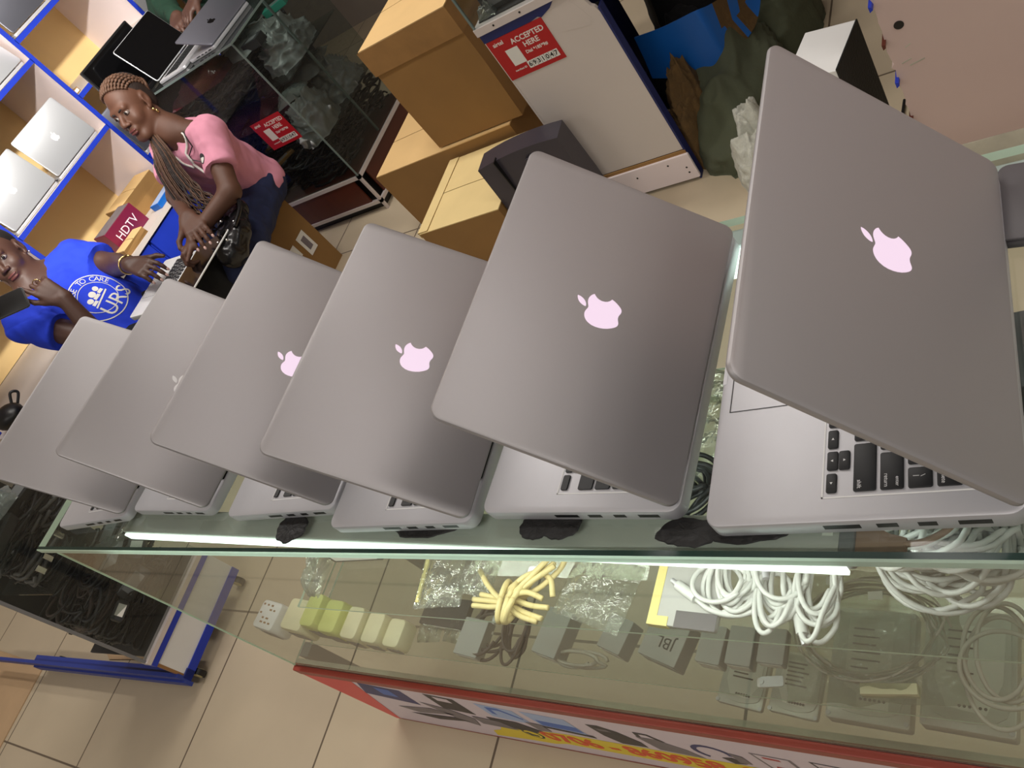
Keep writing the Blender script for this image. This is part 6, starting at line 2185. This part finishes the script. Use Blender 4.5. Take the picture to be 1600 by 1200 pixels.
onto(ring_of(.0975, .1015), 'print_ring', M['paper'], shirtm, None, ORG, RIGHT, UPV, OUT)
onto(ring_of(.066, .0685), 'print_ring', M['paper'], shirtm, None, ORG, RIGHT, UPV, OUT)
mb = MB()
txt = 'COURAGE TO CARE'
for k, ch in enumerate(txt):
    if ch == ' ':
        continue
    a = PI / 2 + (7 - k) * 0.205
    vs, fs = text_geo(ch, .030, .0002)
    mb.add(vs, fs, 0, Matrix.Rotation(a - PI / 2, 4, 'Z') @ Matrix.Translation((0, .0825, 0)))
onto(subdiv(mb, .01), 'print_lettering', M['paper'], shirtm, None, ORG, RIGHT, UPV, OUT)
mb = MB()
for x, y, r_ in ((-.028, .012, .011), (0, .022, .013), (.028, .026, .011)):
    mb.poly([(x + r_ * math.cos(t_), y + r_ * math.sin(t_)) for t_ in [2 * PI * k / 14 for k in range(14)]], 0, .0003)
    mb.poly([(x - r_, y - .012), (x + r_, y - .012), (x + r_ * 1.1, y - .024), (x - r_ * 1.1, y - .024)], 0, .0003)
mb.poly([(-.045, -.018), (.045, -.002), (.045, -.008), (-.045, -.024)], 0, .0003)
onto(subdiv(mb, .01), 'print_figures', M['paper'], shirtm, None, ORG, RIGHT, UPV, OUT)
vs, fs = text_geo('URS', .078, .0002)
onto(subdiv(MB().add([(v[0] + .02, v[1] - .060, v[2]) for v in vs], fs), .01), 'print_lettering', M['paper'], shirtm, None, ORG, RIGHT, UPV, OUT)
tz = Solid()
tz.cap(pel - lat * .06, pel + lat * .06, .112, None, .04)
tz.chain([pel + lat * .09, lkn, (-2.66, 1.58, .10)], [.10, .072, .055], .03)
tz.chain([pel - lat * .09, rkn, (-2.66, 1.22, .10)], [.10, .072, .055], .03)
flesh(tz, 'trousers', M['trousers'], ma, 0.007, 0.008, 20)
for yy in (1.58, 1.22):
    sd = Solid()
    sd.cap((-2.67, yy, .032), (-2.54, yy, .026), .034, .028, .01)
    flesh(sd, 'shoe', M['black'], ma, 0.006, planes=[((0, 0, .003), (0, 0, -1))])
wv = Vector(tuple(map(float, lwr)))
dw = Vector((.93, -.28, .05)).normalized()
a1 = dw.orthogonal().normalized()
a2 = dw.cross(a1)
W2(MB().tube([wv - dw * .022 + (a1 * math.cos(t_) + a2 * math.sin(t_)) * .0335 for t_ in [2 * PI * k / 24 for k in range(25)]], .0038, 8), 'bangle', M['gold'], ma, smooth=True)
fr = tr_[2]
W2(MB().tube([Vector((-3.062, 1.300, .868)) + Vector((.012 * math.cos(t_), .008 * math.cos(t_), .012 * math.sin(t_))) for t_ in [2 * PI * k / 16 for k in range(17)]], .002, 6), 'ring', M['gold'], ma, smooth=True)
# stool he sits on
st_ = thing('stool', 'low stool under the person in the blue shirt', 'stool', (-3.13, 1.39, 0))
MB().rbox(-.17, .17, -.17, .17, .29, .325, .03, .006).build('seat', M['tape'], st_, 40)
for x in (-.13, .13):
    for y in (-.13, .13):
        MB().cyl((x, y, 0), (x * .9, y * .9, .29), .016, .018).build('leg', M['tape'], st_, 50)
# phone
A_, B_ = Vector((-3.050, 1.238, .868)), Vector((-3.190, 1.150, .912))
ex = (B_ - A_).normalized()
ey = Vector((-3.128, 1.160, .878)) - Vector((-3.115, 1.200, .905))
ey = (ey - ex * ey.dot(ex)).normalized()
ez = ex.cross(ey)
Tp = Matrix(((ex.x, ey.x, ez.x, 0), (ex.y, ey.y, ez.y, 0), (ex.z, ey.z, ez.z, 0), (0, 0, 0, 1)))
ph = thing('phone', 'black phone held to the cheek of the person in blue', 'phone', (A_ + B_) / 2)
ph.rotation_euler = Tp.to_euler()
MB().rbox(-.078, .078, -.037, .037, -.0045, .0045, .010, .0025).build('body', M['black'], ph, 40)
MB().rbox(-.0785, .0785, -.0375, .0375, -.0015, .0015, .010, .0008).build('frame', M['grey'], ph, 40)
for sx in (.04, .055):
    MB().cyl((sx, .018, -.0052), (sx, .018, .0052), .007, n=14).build('lens', M['blackgloss'], ph)

# white laptop on his knees
wl = laptop('white laptop with black keys lying open on the knees of the person in blue', -2.700, 1.335, .555, -0.02, 2.98, 0.285, 0.225, 0.020, None, 'white', 'white', group=None)
wl.rotation_euler.x = 0.06
ad = MB().rbox(-0.012, 0.012, -0.008, 0.008, 0, 0.012, 0.003, 0.002)
single('usb_dongle', ad, M['black'], 'small black dongle on the clear bag beside the white laptop keyboard', 'dongle', (-2.63, 1.42, 0.6), rotz=.4) if False else None

# ---- person in a dark green jacket standing behind the glass cabinet
gp = thing('person', 'person in a dark green jacket standing behind the glass cabinet, head out of the photo', 'person', (-3.30, 3.18, 0))
b = Solid()
FG = frame((.1, -1, 0), (0, 0, 1))
PG = head_parts(b, (-3.30, 3.16, 1.50), FG, 1.0)
b.cap(PG(0, -.03, -.03), (-3.30, 3.18, 1.36), .054, .058, .02)
b.cap((-3.30, 3.18, 1.36), (-3.30, 3.17, 1.20), .07, .10, .04)
b.cap((-3.38, 3.18, 1.20), (-3.22, 3.18, 1.20), .10, None, .04)
b.cap((-3.36, 3.18, 1.2), (-3.36, 3.18, .86), .10, .10, .04).cap((-3.24, 3.18, 1.2), (-3.24, 3.18, .86), .10, .10, .04)
b.chain([(-3.38, 3.18, .84), (-3.39, 3.17, .45), (-3.39, 3.2, .06)], [.09, .06, .04], .03)
b.chain([(-3.22, 3.18, .84), (-3.21, 3.17, .45), (-3.21, 3.2, .06)], [.09, .06, .04], .03)
b.chain([(-3.50, 3.18, 1.29), (-3.52, 3.02, 1.03), (-3.36, 2.90, .985)], [.055, .042, .03], .02)
b.chain([(-3.10, 3.18, 1.29), (-3.06, 3.03, 1.04), (-3.13, 2.86, 1.01)], [.055, .042, .03], .02)
hand(b, (-3.13, 2.86, 1.01), (-.3, -.9, -.2), (.1, -.2, .97), -1, curl=(.4, .5, .4))
hand(b, (-3.36, 2.90, .985), (.5, -.8, -.2), (.1, -.2, .97), 1, curl=(.4, .5, .4))
for x in (-3.39, -3.21):
    b.cap((x, 3.2, .04), (x, 3.06, .028), .036, .026, .02)
flesh(b, 'body', M['skinm'], gp, 0.0055)
face_parts(PG, FG, 1.0, gp, M['skinm'])
hs = Solid()
hs.ell(PG(0, -.020, .050), V3((.0745, .092, .083)), FG, .01)
flesh(hs, 'hair', M['brow'], gp, 0.008, planes=[(tuple(PG(0, .05, .065)), tuple(FG @ V3((0, .7, -.7))))])
s = Solid()
s.cap((-3.39, 3.18, 1.20), (-3.21, 3.18, 1.20), .125, None, .04).cap((-3.30, 3.18, 1.33), (-3.30, 3.17, 1.2), .09, .12, .04)
s.cap((-3.37, 3.18, 1.2), (-3.37, 3.18, .80), .125, .13, .04).cap((-3.23, 3.18, 1.2), (-3.23, 3.18, .80), .125, .13, .04)
s.chain([(-3.50, 3.18, 1.29), (-3.52, 3.02, 1.03), (-3.39, 2.925, .99)], [.078, .068, .05], .02)
s.chain([(-3.10, 3.18, 1.29), (-3.06, 3.03, 1.04), (-3.12, 2.89, 1.015)], [.078, .068, .05], .02)
flesh(s, 'jacket', M['green'], gp, 0.007, 0.016, 12)
tz = Solid()
tz.chain([(-3.38, 3.18, .82), (-3.39, 3.17, .45), (-3.39, 3.2, .09)], [.11, .08, .06], .03)
tz.chain([(-3.22, 3.18, .82), (-3.21, 3.17, .45), (-3.21, 3.2, .09)], [.11, .08, .06], .03)
flesh(tz, 'trousers', M['trousers'], gp, 0.008, 0.006, 16)
for x in (-3.39, -3.21):
    sd = Solid()
    sd.cap((x, 3.2, .034), (x, 3.06, .028), .040, .030, .01)
    flesh(sd, 'shoe', M['black'], gp, 0.007, planes=[((0, 0, .003), (0, 0, -1))])
